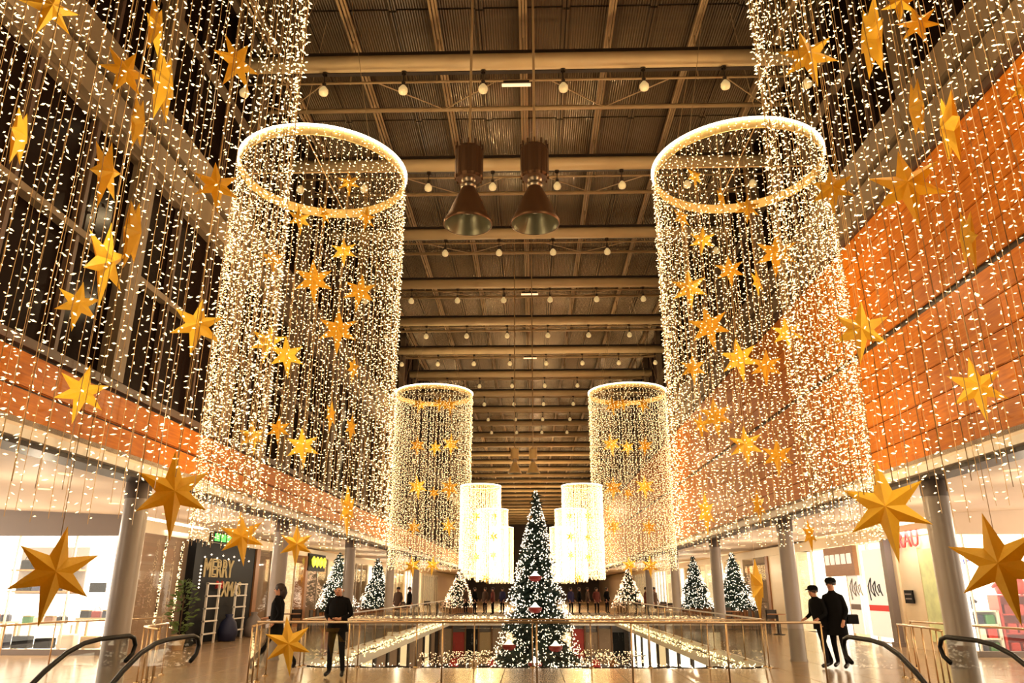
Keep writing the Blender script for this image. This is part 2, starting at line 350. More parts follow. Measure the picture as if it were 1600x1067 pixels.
# ------------------------------------------------------------------ upper walls
panel_me = {}
def panel_mesh(h, s):
    k = (round(h,3), s)
    if k not in panel_me:
        panel_me[k] = mesh_of(MB().box((-.03,-1.19,.012-h/2),(.03,1.19,h/2-.012)).box((-.024,-1.2,-h/2),(.0,1.2,h/2)), 'panel', 'orange')
    return panel_me[k]
for side, s in (('left', -1), ('right', 1)):
    X = s*6.15
    ztop = 4.42 if s < 0 else 7.95
    b = MB().box((min(X, X+s*.4), 2, 3.30), (max(X, X+s*.4), 133, ztop))
    wl = struct('wall_' + side, b, 'dark', f'upper {side} wall of the hall with orange timber boards over the shops', 'wall')
    if s < 0: rows = [(3.52, .42), (3.965, .42)]
    else:
        rows = [(3.52 + .444*i, .43) for i in range(5)] + [(5.83 + .424*i, .41) for i in range(5)]
    for i in range(26 if s > 0 else 40):
        for z, h in rows:
            inst('panel', panel_mesh(h, s), (X - s*.02, 3.2 + 2.4*i + (0 if s > 0 else .5), z + h/2), wl)
    y0 = 3.2 + 2.4*(26 if s > 0 else 40) - 1.2
    far = MB()
    for z, h in rows: far.box((min(X, X-s*.05), y0, z), (max(X, X-s*.05), 133, z+h))
    tag(far.build('distant_boarding', 'orange', wl), kind='stuff')
    MB().box((min(X-s*.12, X+s*.3), 2, 3.36), (max(X-s*.12, X+s*.3), 133, 3.47)).build('edge_trim', 'white', wl)
    MB().box((min(X-s*.10, X), 2, ztop), (max(X-s*.10, X), 133, ztop+.12)).build('edge_rail', 'mull', wl)
    # long grey beam
    tr = MB().box((min(X-s*.15, X+s*.3), 2, 8.1), (max(X-s*.15, X+s*.3), 133, 8.55)).box((min(X-s*.15, X+s*.3), 2, 8.72), (max(X-s*.15, X+s*.3), 133, 9.25))
    struct('trim_1' if s < 0 else 'trim_2', tr, 'greybeam', f'long grey beam running along the {side} wall below the top windows', 'beam')
    MB().box((min(X, X+s*.3), 2, 8.5), (max(X, X+s*.3), 133, 8.8)).build('beam_slot', 'black', wl)
    # glazed bands
    bands = [(4.54, 6.25), (6.30, 8.05), (9.3, 11.2), (11.25, 13.4)] if s < 0 else [(9.3, 11.2), (11.25, 13.4)]
    win = empty('window_1' if s < 0 else 'window_2', (X, 3, bands[0][0]), f'dark glazing with mullions in the upper {side} wall', 'window', kind='structure')
    n = 0; far = MB(); farm = MB()
    for i in range(60):
        y = 2.4 + 1.333*i
        for z0, z1 in bands:
            a, b_ = (min(X+s*.1, X+s*.14), y+.04, z0), (max(X+s*.1, X+s*.14), y+1.29, z1)
            if n < 290: MB().box(a, b_).build('pane', 'glassdark', win); n += 1
            else: far.box(a, b_)
        thick = .17 if i % 3 == 0 else .035
        z0, z1 = bands[0][0], 13.5
        for (q0, q1) in ([(4.54, 8.1), (9.25, 13.5)] if s < 0 else [(9.25, 13.5)]):
            aa, bb = (min(X-s*(.12 if thick > .1 else .02), X+s*.12), y-thick, q0), (max(X-s*(.12 if thick > .1 else .02), X+s*.12), y+thick, q1)
            MB().box(aa, bb).build('post' if thick > .1 else 'mullion', 'pillar_up' if thick > .1 else 'mull', win)
    for z0, z1 in bands: farm.box((min(X-s*.04, X+s*.14), 2, z1-.02), (max(X-s*.04, X+s*.14), 133, z1+.08))
    far.box((min(X+s*.1, X+s*.2), 82, bands[0][0]), (max(X+s*.1, X+s*.2), 133, 13.5))
    tag(far.build('distant_glazing', 'glassdark', win), kind='stuff')
    farm.build('transom', 'pillar_up', win)
    MB().box((min(X+s*.14, X+s*.3), 2, bands[0][0]), (max(X+s*.14, X+s*.3), 133, 13.5)).build('backing', 'black', win)
    # gallery ceiling, sloping gently up to the shops
    c = MB(); x1, x2 = s*6.1, s*17
    c.add([(x1,2,3.38),(x2,2,3.85),(x2,133,3.85),(x1,133,3.38),(x1,2,3.6),(x2,2,4.1),(x2,133,4.1),(x1,133,3.6)], [(0,1,2,3),(4,7,6,5),(0,4,5,1),(1,5,6,2),(2,6,7,3),(3,7,4,0)])
    gc = struct('ceiling_gallery_' + side, c, 'soffit', f'pinkish plaster ceiling over the {side} shop walkway', 'ceiling')
    for y in [9.5 + 2.6*k for k in range(14)]:
        for xx in (7.6, 9.6):
            z = 3.38 + (xx-6.1)*.0431
            MB().lathe([(.11,-.012),(.11,.01),(.08,-.012),(0,-.008)], (s*xx, y, z), 12).build('downlight', 'shopglow2', gc)

# columns
col_me = mesh_of(MB().lathe([(.21,0),(.21,.02),(.19,.06),(.19,3.25),(.19,3.28)], n=24), 'shaft', 'column', True)
cl_me = mesh_of(MB().lathe([(.2,3.05),(.2,3.40),(.15,3.41)], n=24), 'collar', 'collar', True)
cpos = ['nearest', 'second', 'third', 'fourth', 'fifth']
for s in (-1, 1):
    for k, y in enumerate((12.3, 19.8, 27.5, 35.5, 43.5)):
        c = empty('column', (s*6.45, y, 0), f'round grey column on the {"left" if s<0 else "right"} walkway, {cpos[k]} from the camera', 'column', 'round columns along the walkways')
        inst('shaft', col_me, (s*6.45, y, 0), c); inst('collar', cl_me, (s*6.45, y, 0), c)

# ------------------------------------------------------------------ shop fronts (walls of the walkways)
def plane_box(x0, x1, y0, y1, z0, z1): return MB().box((min(x0,x1), y0, z0), (max(x0,x1), y1, z1))
XL, XR = -10.8, 11.3
def bay(side, n, y0, y1, kind):
    X = XL if side < 0 else XR; s = side
    m = {'white':'shopglow','warm':'shopglow2','dim':'shopdim','black':'black','cream':'cream'}[kind]
    return m, X, s
for side, X, s, bays in (('left', XL, -1, [(21,24.2,'dim'),(24.2,30.2,'black'),(30.6,33.5,'dim'),(33.9,37,'warm'),(37.4,41,'dim'),(41.4,46,'warm'),(46.4,51,'dim'),(51.4,58,'white'),(58.4,66,'warm'),(66.4,76,'white'),(76.4,90,'warm')]),
                         ('right', XR, 1, [(21,24.4,'cream'),(24.8,28.2,'white'),(28.4,33.5,'white'),(33.9,37.6,'cream'),(38,42,'dim'),(42.4,46,'warm'),(46.4,51,'white'),(51.4,58,'warm'),(58.4,66,'white'),(66.4,76,'white'),(76.4,90,'warm')])):
    b = MB().box((min(X+s*.6,X+s*.9), 25.3, 0), (max(X+s*.6,X+s*.9), 133, 3.9)).box((min(X-s*.02,X+s*.04), 21.2, 3.15), (max(X-s*.02,X+s*.04), 133, 3.5))
    wl = struct('wall_shops_' + side, b, 'cream' , f'row of shop fronts behind the {side} walkway', 'wall')
    prev = 21
    for (y0, y1, kind) in bays:
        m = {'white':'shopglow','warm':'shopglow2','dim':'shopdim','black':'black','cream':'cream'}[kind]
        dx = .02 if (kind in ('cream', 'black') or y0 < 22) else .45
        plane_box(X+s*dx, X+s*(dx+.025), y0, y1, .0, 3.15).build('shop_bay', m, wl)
        if kind not in ('cream', 'black'):
            k = max(1, round((y1-y0)/1.7)); w_ = (y1-y0)/k
            for i in range(k):
                f = plane_box(X, X+s*.03, y0+i*w_+.04, y0+(i+1)*w_-.04, .12, 3.1).build('shop_window', 'glass', wl)
                plane_box(X-s*.03, X+s*.06, y0+i*w_-.03, y0+i*w_+.03, 0, 3.15).build('window_frame', 'steel', f)
        if y0 > prev: plane_box(X-s*.05, X+s*.6, prev, y0, 0, 3.15).build('pier', 'cream' if kind != 'dim' else 'wood', wl)
        prev = y1
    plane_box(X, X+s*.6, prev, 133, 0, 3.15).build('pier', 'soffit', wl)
# cross-facing shops at Y = 21
def shop(side, s, xi):
    xo = s*17.2
    a, b = min(xi, xo), max(xi, xo)
    w1 = MB().box((a, 25.0, 0), (b, 25.2, 3.9)).box((min(xo, xo+s*.2), 7, 0), (max(xo, xo+s*.2), 25.2, 4.1)).box((min(xi, xi+s*.1), 21.1, 0), (max(xi, xi+s*.1), 25, 3.9))
    wl = struct('wall_shop_' + side, w1, 'shopglow', f'brightly glowing back wall of the {side} shop facing the camera', 'wall')
    MB().box((a, 20.95, 3.05), (b, 21.15, 3.9)).build('fascia', 'grey' if s < 0 else 'soffit', wl)
    MB().box((a, 20.95, 0), (b, 21.1, .14)).build('sill', 'grey', wl)
    for k in range(5):
        x = xi + s*(.9 + 1.6*k)
        f = MB().box((x-.76, 21.0, .14), (x+.76, 21.02, 3.05)).build('shop_window', 'glass', wl)
        MB().box((x-.79, 20.98, .14), (x-.76, 21.06, 3.05)).build('window_frame', 'white', f)
    return wl
shop('left', -1, -10.85); shop('right', 1, 11.4)
# things in the left shop window
def thing_box(name, c, size, m, label, cat, group=None, lid=None):
    x, y, z = c; w_, d, h = size
    t = empty(name, c, label, cat, group)
    MB().bevbox((x-w_/2, y-d/2, z), (x+w_/2, y+d/2, z+h), min(.02, w_*.2)).build('body', m, t)
    if lid: MB().bevbox((x-w_/2-.01, y-d/2-.01, z+h), (x+w_/2+.01, y+d/2+.01, z+h*1.12+.01), .008).build('lid', lid, t)
    return t
def display_table(x, y, w_, d, h, m, label):
    t = empty('display_table', (x, y, 0), label, 'table', 'display tables in the shop windows')
    MB().bevbox((x-w_/2, y-d/2, h-.05), (x+w_/2, y+d/2, h), .01).build('table_top', m, t)
    for i in (-1, 1):
        for j in (-1, 1):
            MB().box((x+i*(w_/2-.06)-.03, y+j*(d/2-.06)-.03, 0), (x+i*(w_/2-.06)+.03, y+j*(d/2-.06)+.03, h-.05)).build('leg', m, t)
    return t
def handbag(x, y, z, w_, m, label):
    t = empty('handbag', (x, y, z), label, 'bag', 'bags on display in the left shop')
    MB().bevbox((x-w_/2, y-.09, z), (x+w_/2, y+.09, z+w_*.7), .03).build('bag_body', m, t)
    pts = [(x + w_*.3*math.cos(a), y, z + w_*.7 + w_*.35*math.sin(a)) for a in [PI*k/8 for k in range(9)]]
    MB().tube(pts, .012, 6).build('bag_handle', m, t)
    return t
lt = [(-11.9, .9, 'tan'), (-13.5, .75, 'white'), (-15.1, .8, 'tan')]
for k, (x, h, m) in enumerate(lt):
    display_table(x, 21.9, 1.3, .6, h, m, ['tan display table at the right end of the left shop', 'white display table in the middle of the left shop', 'tan display table at the left frame edge of the left shop'][k])
mats_ = ['black', 'red', 'navy', 'tan', 'green', 'white', 'wood', 'black', 'grey']
nm = {'black':'black','red':'red','navy':'navy','tan':'tan','green':'green','white':'white','wood':'brown','grey':'grey'}
k = 0
for tx, h, _ in lt:
    for j, dx in enumerate((-.5, -.2, .12, .45)):
        m = mats_[k % 9]; where = {-11.9:'right', -13.5:'middle', -15.1:'left'}[tx]
        if k % 2: handbag(tx+dx, 21.85, h, .26, m, f'{nm[m]} handbag, {ORD[j]} from left on the {where} display table')
        else: thing_box('gift_box', (tx+dx, 21.85, h), (.24, .24, .18), m, f'{nm[m]} gift box, {ORD[j]} from left on the {where} display table', 'box', lid='tan')
        k += 1
for j in range(9):
    x = -11.3 - j*.62; m = mats_[(j*2+1) % 9]
    thing_box('basket', (x, 21.42, .14), (.44, .3, .26 + .05*(j % 3)), m, f'low {nm[m]} basket on the floor of the left shop window, {ORD[j]} from right', 'basket', 'baskets along the left shop window')
# wall shelf with dark bags, far left
sh = empty('wall_shelf', (-15.3, 24.8, 1.5), 'dark wall shelving holding bags at the far left of the left shop', 'shelf')
MB().box((-16.6, 24.55, 1.55), (-14.4, 24.98, 1.6)).build('shelf_board', 'wood', sh)
MB().box((-16.6, 24.55, 2.2), (-14.4, 24.98, 2.25)).build('shelf_board', 'wood', sh)
MB().box((-16.6, 24.94, 1.5), (-14.4, 24.99, 2.95)).build('shelf_back', 'grey', sh)
MB().box((-15.15, 24.5, 1.4), (-15.07, 24.55, 2.95)).build('upright', 'white', sh)
for j in range(8):
    z = 1.6 if j < 4 else 2.25
    handbag(-16.2 + (j % 4)*.5, 24.75, z, .42, ['black','navy','black','grey'][j % 4], f'dark shoulder bag on the {"lower" if j<4 else "upper"} wall shelf, {ORD[j%4]} from left')
# small sign
thing_box('wall_sign', (-13.9, 24.9, 1.55), (.55, .04, .3), 'black', 'small black sign on the bright back wall of the left shop', 'sign')
# right shop: toys
def shelf_unit(x, y, w_, h, m, label, n=3):
    t = empty('shelf_unit', (x, y, 0), label, 'shelf', 'shelf units in the right shop')
    for i in (-1, 1): MB().box((x+i*w_/2-.03, y-.25, 0), (x+i*w_/2+.03, y+.25, h)).build('side_panel', m, t)
    MB().box((x-w_/2, y+.22, 0), (x+w_/2, y+.25, h)).build('back_panel', m, t)
    for q in range(n+1): MB().box((x-w_/2, y-.25, q*(h-.04)/n), (x+w_/2, y+.22, q*(h-.04)/n+.04)).build('shelf_board', m, t)
    return t
shelf_unit(13.35, 22.3, 1.1, 1.5, 'redshop', 'red shelf unit with red goods in the right shop')
shelf_unit(12.2, 22.3, 1.0, 1.1, 'white', 'white shelf unit just right of the near right column')
k = 0
for (ux, h, n) in ((13.35, 1.5, 3), (12.2, 1.1, 3)):
    for q in range(n):
        for j, dx in enumerate((-.3, 0, .3)):
            m = (['redshop', 'red', 'redshop'] if ux > 13 else ['green', 'white', 'redshop', 'navy'])[(k*2+j) % (3 if ux > 13 else 4)]
            thing_box('toy_box', (ux+dx, 22.2, .04 + q*(h-.04)/n), (.24, .24, .24), m, f'{dict(redshop="red", **nm).get(m)} toy box on the {["bottom","middle","top"][q]} board of the {"red" if ux>13 else "white"} shelf unit, {ORD[j]} from left', 'box')
        k += 1
def figure_toy(x, y, z, m, label):
    t = empty('plush_toy', (x, y, z), label, 'toy')
    MB().lathe([(0,0),(.16,.02),(.2,.16),(.17,.3),(.09,.4),(.12,.46),(.13,.55),(.08,.64),(0,.66)], (x,y,z), 14).build('body', m, t, True)
    for s_ in (-1, 1): MB().tube([(x+s_*.14,y,z+.32),(x+s_*.3,y-.05,z+.2)], [.06,.04], 8).build('arm', m, t, True)
    for s_ in (-1, 1): MB().tube([(x+s_*.08,y,z+.6),(x+s_*.12,y,z+.72)], [.05,.02], 8).build('ear', m, t, True)
    return t
figure_toy(13.1, 22.3, 1.5, 'redshop', 'red plush toy on top of the red shelf unit, left one')
figure_toy(13.6, 22.3, 1.5, 'redshop', 'red plush toy on top of the red shelf unit, right one')
figure_toy(12.0, 22.3, 1.1, 'navy', 'dark blue plush toy on top of the white shelf unit')
t = empty('suitcase', (14.35, 22.0, 0), 'blue rounded trolley case standing in the right shop window', 'suitcase')
MB().lathe([(0,.1),(.3,.12),(.36,.3),(.36,1.15),(.3,1.4),(0,1.45)], (14.35,22.0,0), 16, sy=.55).build('shell', 'blue', t, True)
MB().tube([(14.25,22.1,1.4),(14.25,22.1,1.7),(14.45,22.1,1.7),(14.45,22.1,1.4)], .012, 6).build('handle', 'steel', t)
for s_ in (-1,1): MB().tube([(14.35+s_*.2,22.0,.05),(14.35+s_*.2+.03,22.0,.05)], .05, 10).build('wheel', 'black', t)
t = empty('toy_rack', (15.3, 22.1, 0), 'blue and white rack at the right frame edge in the shop', 'rack')
MB().box((15.0,22.0,0),(15.05,22.1,1.6)).box((15.6,22.0,0),(15.65,22.1,1.6)).build('frame', 'blue', t)
for q in range(4): MB().box((15.0,21.9,.3+.4*q),(15.65,22.2,.33+.4*q)).build('rack_shelf', 'blue', t)
t = empty('hanging_fish_kite', (12.2, 22.6, 2.2), 'blue and black toy dolphin hanging above the white shelf unit', 'toy')
MB().tube([(11.9,22.6,2.0),(12.05,22.6,2.25),(12.25,22.6,2.4),(12.5,22.6,2.45)], [.02,.12,.12,.03], 10).build('body', 'blue', t, True)
MB().add([(12.15,22.6,2.4),(12.3,22.6,2.45),(12.2,22.6,2.65),(12.2,22.63,2.62)], [(0,1,2),(0,3,1),(1,3,2),(0,2,3)]).build('fin', 'black', t)
MB().tube([(12.2,22.6,2.5),(12.2,22.6,3.7)], .006, 4).build('thread', 'dark', t)

# ------------------------------------------------------------------ signs and lettering
def text_mesh(name, body, size, loc, rot, m, parent=None, depth_=.02, align='LEFT', outline=0):
    c = bpy.data.curves.new(name, 'FONT'); c.body = body; c.size = size; c.extrude = depth_; c.resolution_u = 2; c.align_x = align
    if outline: c.fill_mode = 'NONE'; c.bevel_depth = outline; c.bevel_resolution = 1; c.extrude = 0
    o = bpy.data.objects.new(name, c); col.objects.link(o)
    dg = bpy.context.evaluated_depsgraph_get(); me = bpy.data.meshes.new_from_object(o.evaluated_get(dg)); bpy.data.objects.remove(o)
    me.materials.clear(); me.materials.append(M[m])
    return inst(name, me, loc, parent, rot)
RL, RR = (PI/2, 0, PI/2), (PI/2, 0, -PI/2)
bs = empty('shop_sign', (XL-.0, 27.2, 1.0), 'black shop board with chalk lettering MERRY XMAS on the left', 'sign')
MB().box((XL-.02, 24.5, .02), (XL+.06, 29.9, 3.1)).build('board', 'black', bs)
text_mesh('lettering', 'MERRY', .82, (XL+.07, 25.3, 2.05), RL, 'chalk', bs, outline=.022)
text_mesh('lettering', 'XMAS', .68, (XL+.07, 27.0, 1.42), RL, 'chalk', bs, outline=.022)
for k in range(16):
    y, z = (25.0, 1.7 + k*.11) if k < 7 else (25.2 + (k-7)*.5, 2.75 - .1*(k % 2))
    MB().lathe([(0,-.035),(.035,0),(0,.035)], (XL+.12, y, z), 6).build('bulb', 'bulb_white', bs)
pb = tag(MB().box((XL+.08, 24.0, 0), (XL+.32, 24.45, 3.15)).box((XL+.08,23.95,0),(XL+.36,24.5,.1)).build('pillar', 'black'), 'tall black pillar at the left edge of the black shop board', 'pillar')
def ladder(y0, label):
    t = empty('ladder_shelf', (XL+.45, y0, 0), label, 'shelf', 'white ladder shelves before the black shop')
    for dy in (0, .95): MB().box((XL+.40, y0+dy-.03, 0), (XL+.46, y0+dy+.03, 1.85)).build('upright', 'white', t)
    for q in range(5): MB().box((XL+.38, y0-.03, .28+q*.38), (XL+.48, y0+.98, .32+q*.38)).build('rung', 'white', t)
    return t
ladder(24.95, 'white ladder shelf at the left under the MERRY lettering'); ladder(27.4, 'white ladder shelf at the right under the MERRY lettering')
for k, (y, z, m, lb) in enumerate(((26.6, 0, 'navy', 'dark clothes bundle on the floor between the ladder shelves'), (29.0, 0, 'grey', 'grey sack on the floor right of the ladder shelves'))):
    t = empty('sack', (XL+.6, y, z), lb, 'bag')
    MB().lathe([(.02,0),(.28,.02),(.33,.3),(.25,.6),(.1,.75),(.14,.85),(.02,.86)], (XL+.6,y,z), 12).build('cloth', m, t, True)
t = empty('wreath_bow', (XL+.2, 26.45, 1.75), 'red bow ornament between the tops of the two ladder shelves', 'ornament')
for s_ in (-1, 1): MB().tube([(XL+.2,26.45,1.75),(XL+.2,26.45+s_*.2,1.88),(XL+.2,26.45+s_*.26,1.7),(XL+.2,26.45,1.75)], .05, 6).build('loop', 'redshop', t, True)
MB().lathe([(0,-.07),(.07,0),(0,.07)], (XL+.2,26.45,1.75), 8).build('knot', 'redshop', t)
g = empty('lit_sign', (XL+.1, 26.8, 3.3), 'green lit sign above the black shop board', 'sign')
MB().bevbox((XL, 25.6, 3.16), (XL+.14, 28.4, 3.5), .03).build('lamp_box', 'black', g)
for q in range(5): MB().bevbox((XL+.12, 25.75+q*.52, 3.2), (XL+.17, 26.15+q*.52, 3.46), .04).build('lit_letter_block', 'sign_green', g)
g = empty('lit_sign', (XL+.1, 38.6, 2.6), 'bright yellow lit sign left of the left fir trees', 'sign')
MB().box((XL+.02, 37.2, 2.5), (XL+.10, 40.2, 3.3)).build('lamp_box', 'black', g)
for q in range(4): MB().lathe([(0,-.26),(.2,-.12),(.3,.1),(.1,.26),(0,.28)], (XL+.2, 37.7+q*.65, 2.9), 7, sx=.3).build('lit_shape', 'sign_yellow', g)
# right side
g = empty('shop_sign', (XR-.05, 23.6, 2.8), 'red lettering with a blue emblem on the cream right shop front', 'sign')
text_mesh('lettering', 'RAU', .70, (XR-.06, 24.12, 2.84), RR, 'sign_red', g)
em = MB()
em.box((XR-.10, 24.2, 2.82), (XR-.03, 24.36, 2.98)).add([(XR-.1,24.15,2.96),(XR-.1,24.5,3.2),(XR-.1,24.5,3.32),(XR-.1,24.1,3.1),(XR-.03,24.15,2.96),(XR-.03,24.5,3.2),(XR-.03,24.5,3.32),(XR-.03,24.1,3.1)], [(0,1,2,3),(7,6,5,4),(0,4,5,1),(1,5,6,2),(2,6,7,3),(3,7,4,0)])
em.build('emblem', 'sign_blue', g)
g = empty('poster', (XR-.05, 22.4, .3), 'tall yellow and green poster on the cream right shop front', 'poster')
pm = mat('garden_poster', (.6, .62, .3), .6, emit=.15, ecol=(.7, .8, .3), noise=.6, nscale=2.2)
MB().box((XR-.03, 21.2, .25), (XR+.0, 23.0, 2.75)).build('sheet', pm, g)
MB().box((XR-.05, 23.0, .2), (XR+.0, 23.06, 2.8)).build('frame', 'cream', g)
g = empty('notice', (XR-.3, 23.9, 1.2), 'small dark notice plate beside the right shop corner', 'sign')
MB().box((XR-.09, 23.6, 1.25), (XR-.04, 24.1, 1.62)).build('plate', 'black', g)
for q in range(2): MB().box((XR-.10, 23.66, 1.36+.13*q), (XR-.09, 24.04, 1.40+.13*q)).build('text_bar', 'grey', g)
for k, (y0, y1, lb) in enumerate(((25.05, 26.7, 'white shop poster with black script and a red strip, nearer one'), (27.3, 28.2, 'white shop poster with faint grey script, farther one'))):
    g = empty('poster', (XR-.05, (y0+y1)/2, .2), lb, 'poster')
    MB().box((XR-.10, y0, .2), (XR-.06, y1, 2.9)).build('sheet', 'paper', g)
    MB().box((XR-.11, y0+.05, .98), (XR-.10, y1-.05, 1.16)).build('strip', 'sign_red' if k == 0 else 'grey', g)
    for q in range(3):
        MB().tube([(XR-.12, y1-.3-.35*q, 1.3+.12*q), (XR-.12, y1-.2-.35*q, 1.75), (XR-.12, y1-.45-.3*q, 2.0-.1*q), (XR-.12, y1-.38-.35*q, 1.6), (XR-.12, y1-.6-.3*q, 1.45)], .018, 5).build('script', 'black' if k == 0 else 'grey', g)
g = empty('hanging_sign', (XR-.3, 30.5, 2.3), 'orange brown sign with pale lettering blocks over the right shop door', 'sign')
MB().box((XR-.2, 27.2, 2.1), (XR-.05, 29.9, 3.1)).build('board', 'wood', g)
for q in range(5): MB().bevbox((XR-.24, 27.35+.5*q, 2.5), (XR-.2, 27.72+.5*q, 2.85), .02).build('lettering_block', 'paper', g)
for y in (27.5, 29.6): MB().tube([(XR-.12, y, 3.1), (XR-.12, y, 3.62)], .01, 5).build('hanger', 'steel', g)
tag(MB().box((XR-.25, 24.62, 0), (XR-.03, 24.9, 3.15)).box((XR-.3,24.57,0),(XR-.03,24.95,.12)).build('corner_post', 'grey'), 'grey corner post between the cream front and the white posters', 'post')

# ------------------------------------------------------------------ railings
def rail(name, pts, h, label, posts, glass=True, z0=0, post_m='brass', top_m='brass'):
    root = empty(name, (pts[0][0], pts[0][1], z0), label, 'railing')
    P = [Vector((p[0], p[1], z0+h)) for p in pts]
    MB().tube(P, .021, 8).build('handrail', top_m, root, True)
    for i in range(len(pts)-1):
        a, b = Vector((*pts[i], z0)), Vector((*pts[i+1], z0)); L = (b-a).length; n = max(1, round(L/posts)); d = (b-a)/L
        for k in range(n + (1 if i == len(pts)-2 else 0)):
            p = a + d*(L*k/n)
            pm_ = MB().tube([p, p+Vector((0,0,h-.02))], .015, 8).lathe([(.06,0),(.06,.015),(.03,.03)], p, 10)
            pm_.build('post', post_m, root, True)
            if glass and k < n:
                q0 = a + d*(L*k/n+.05); q1 = a + d*(L*(k+1)/n-.05); nn = Vector((-d.y, d.x, 0))*.006
                MB().add([q0-nn+Vector((0,0,.07)), q1-nn+Vector((0,0,.07)), q1+nn+Vector((0,0,.07)), q0+nn+Vector((0,0,.07)), q0-nn+Vector((0,0,h-.1)), q1-nn+Vector((0,0,h-.1)), q1+nn+Vector((0,0,h-.1)), q0+nn+Vector((0,0,h-.1))],
                         [(0,3,2,1),(4,5,6,7),(0,1,5,4),(1,2,6,5),(2,3,7,6),(3,0,4,7)]).build('glass_panel', 'glass', root)
    return root
rail('railing', [(-4.85, 14.0), (5.0, 14.0)], 1.10, 'glass railing across the front edge of the bridge with brass handrail', 1.64)
rail('railing', [(-5.2, 18.0), (5.2, 18.0)], 1.0, 'glass railing across the far edge of the bridge', 1.3)
rail('railing', [(-5.2, 18.3), (-5.2, 50.9)], 1.0, 'glass railing along the left side of the far opening', 1.6, top_m='white')
rail('railing', [(5.2, 18.3), (5.2, 50.9)], 1.0, 'glass railing along the right side of the far opening', 1.6, top_m='white')
rail('railing', [(-10.4, 12.2), (-10.4, 17.2), (-9.2, 19.6)], .97, 'brass railing before the bright left shop, bent toward the column', 1.5, glass=False)
rail('railing', [(9.1, 10.5), (8.8, 14.5), (8.4, 18.0)], .97, 'brass railing before the bright right shop', 1.9, glass=False)
rail('railing', [(-6.55, 13.9), (-7.3, 14.9), (-7.5, 16.3)], .98, 'short brass railing curving back behind the near left column', .42, glass=False)
rail('railing', [(6.9, 13.7), (7.2, 14.7), (7.3, 16.2)], .98, 'short brass railing curving back behind the near right column', .42, glass=False)
rail('railing', [(-5.0, 14.2), (-5.35, 16.2)], 1.02, 'short brass railing between the walking woman and the escalator', .9)

# ------------------------------------------------------------------ escalators
def escalator(xa, xb, label):
    root = empty('escalator', ((xa+xb)/2, 12.6, 0), label, 'escalator')
    def path(top):
        pts = [(12.2, top-.36), (12.38, top-.28), (12.44, top-.15), (12.36, top-.04), (12.2, top), (11.8, top), (11.4, top), (11.0, top-.03), (10.6, top-.13), (10.2, top-.31), (9.6, top-.66), (6.0, top-2.75), (2.6, top-4.7)]
        return pts
    for x in (xa, xb):
        MB().tube([(x, y, z) for y, z in path(.97)], .034, 8).build('handrail', 'rubber', root, True)
        P = path(.93); v = []; f = []
        for y, z in P[4:]: v += [(x, y, z), (x, y, z-.75)]
        n = len(v)
        vs = [(a[0]-.006, a[1], a[2]) for a in v] + [(a[0]+.006, a[1], a[2]) for a in v]
        for i in range(0, n-2, 2):
            f += [(i, i+1, i+3, i+2), (n+i, n+i+2, n+i+3, n+i+1), (i, i+2, n+i+2, n+i), (i+1, n+i+1, n+i+3, i+3)]
        MB().add(vs, f).build('glass_balustrade', 'glass', root)
        s = MB()
        s.tube([(x, y, z-.88) for y, z in P[4:]], .09, 6); s.build('skirt', 'steel', root)
    a, b = min(xa, xb)+.09, max(xa, xb)-.09
    MB().box((a, 12.2, -.019), (b, 13.5, .02)).build('comb_plate', 'grooved', root)
    for k in range(20):
        y = 12.2 - .4*(k+1); z = -.02 if k < 2 else -.02 - .231*(k-1)
        st = MB().box((a, y, z-.2), (b, y+.4, z))
        for q in range(8): st.box((a+(b-a)*q/8+.02, y+.01, z), (a+(b-a)*q/8+.06, y+.39, z+.008))
        st.build('step', 'grooved', root)
    return root
escalator(-6.2, -5.2, 'escalator with black handrails coming up in the lower left corner')
escalator(4.75, 6.2, 'escalator with black handrails coming up in the lower right corner')

# ------------------------------------------------------------------ curtains of fairy lights
def string_mesh(L, pitch, seed, bs=1.0):
    R = random.Random(seed); wm = MB(); bm_ = MB()
    pts = []; n = int(L/.6)
    for i in range(n+1): pts.append((R.uniform(-.012,.012), R.uniform(-.012,.012), -L*i/n))
    wm.tube(pts, .0034, 3)
    k = int(L/pitch)
    for i in range(k):
        z = -(i+.5)*pitch + R.uniform(-.3,.3)*pitch
        a = R.uniform(0, 2*PI); tl = R.uniform(-.9, .35)
        d = Vector((math.cos(a), math.sin(a), tl)).normalized(); c = Vector((0,0,z)) + d*R.uniform(.02,.05)
        l, w_ = R.uniform(.020, .030)*bs, R.uniform(.0075, .0105)*bs
        u = d.orthogonal().normalized(); v = d.cross(u)
        bm_.add([c-d*l, c+u*w_, c+v*w_, c-u*w_, c-v*w_, c+d*l], [(0,2,1),(0,3,2),(0,4,3),(0,1,4),(5,1,2),(5,2,3),(5,3,4),(5,4,1)])
    return mesh_of(wm, 'light_string', 'wire'), mesh_of(bm_, 'bulb', 'bulb')
L0 = CTOP - CBOT - .06
STR = {}
for key, pitch, bsz in (('a', .080, .82), ('b', .064, .92), ('c', .062, 1.05), ('d', .050, 2.1)):
    STR[key] = [string_mesh(L0 + d_, pitch, hash_, bsz) for hash_, d_ in ((11, 0), (12, -.10), (13, .06), (14, -.04), (15, -.16), (16, .02))]
cyl_name = ['nearest', 'second', 'third', 'fourth', 'fifth', 'farthest']
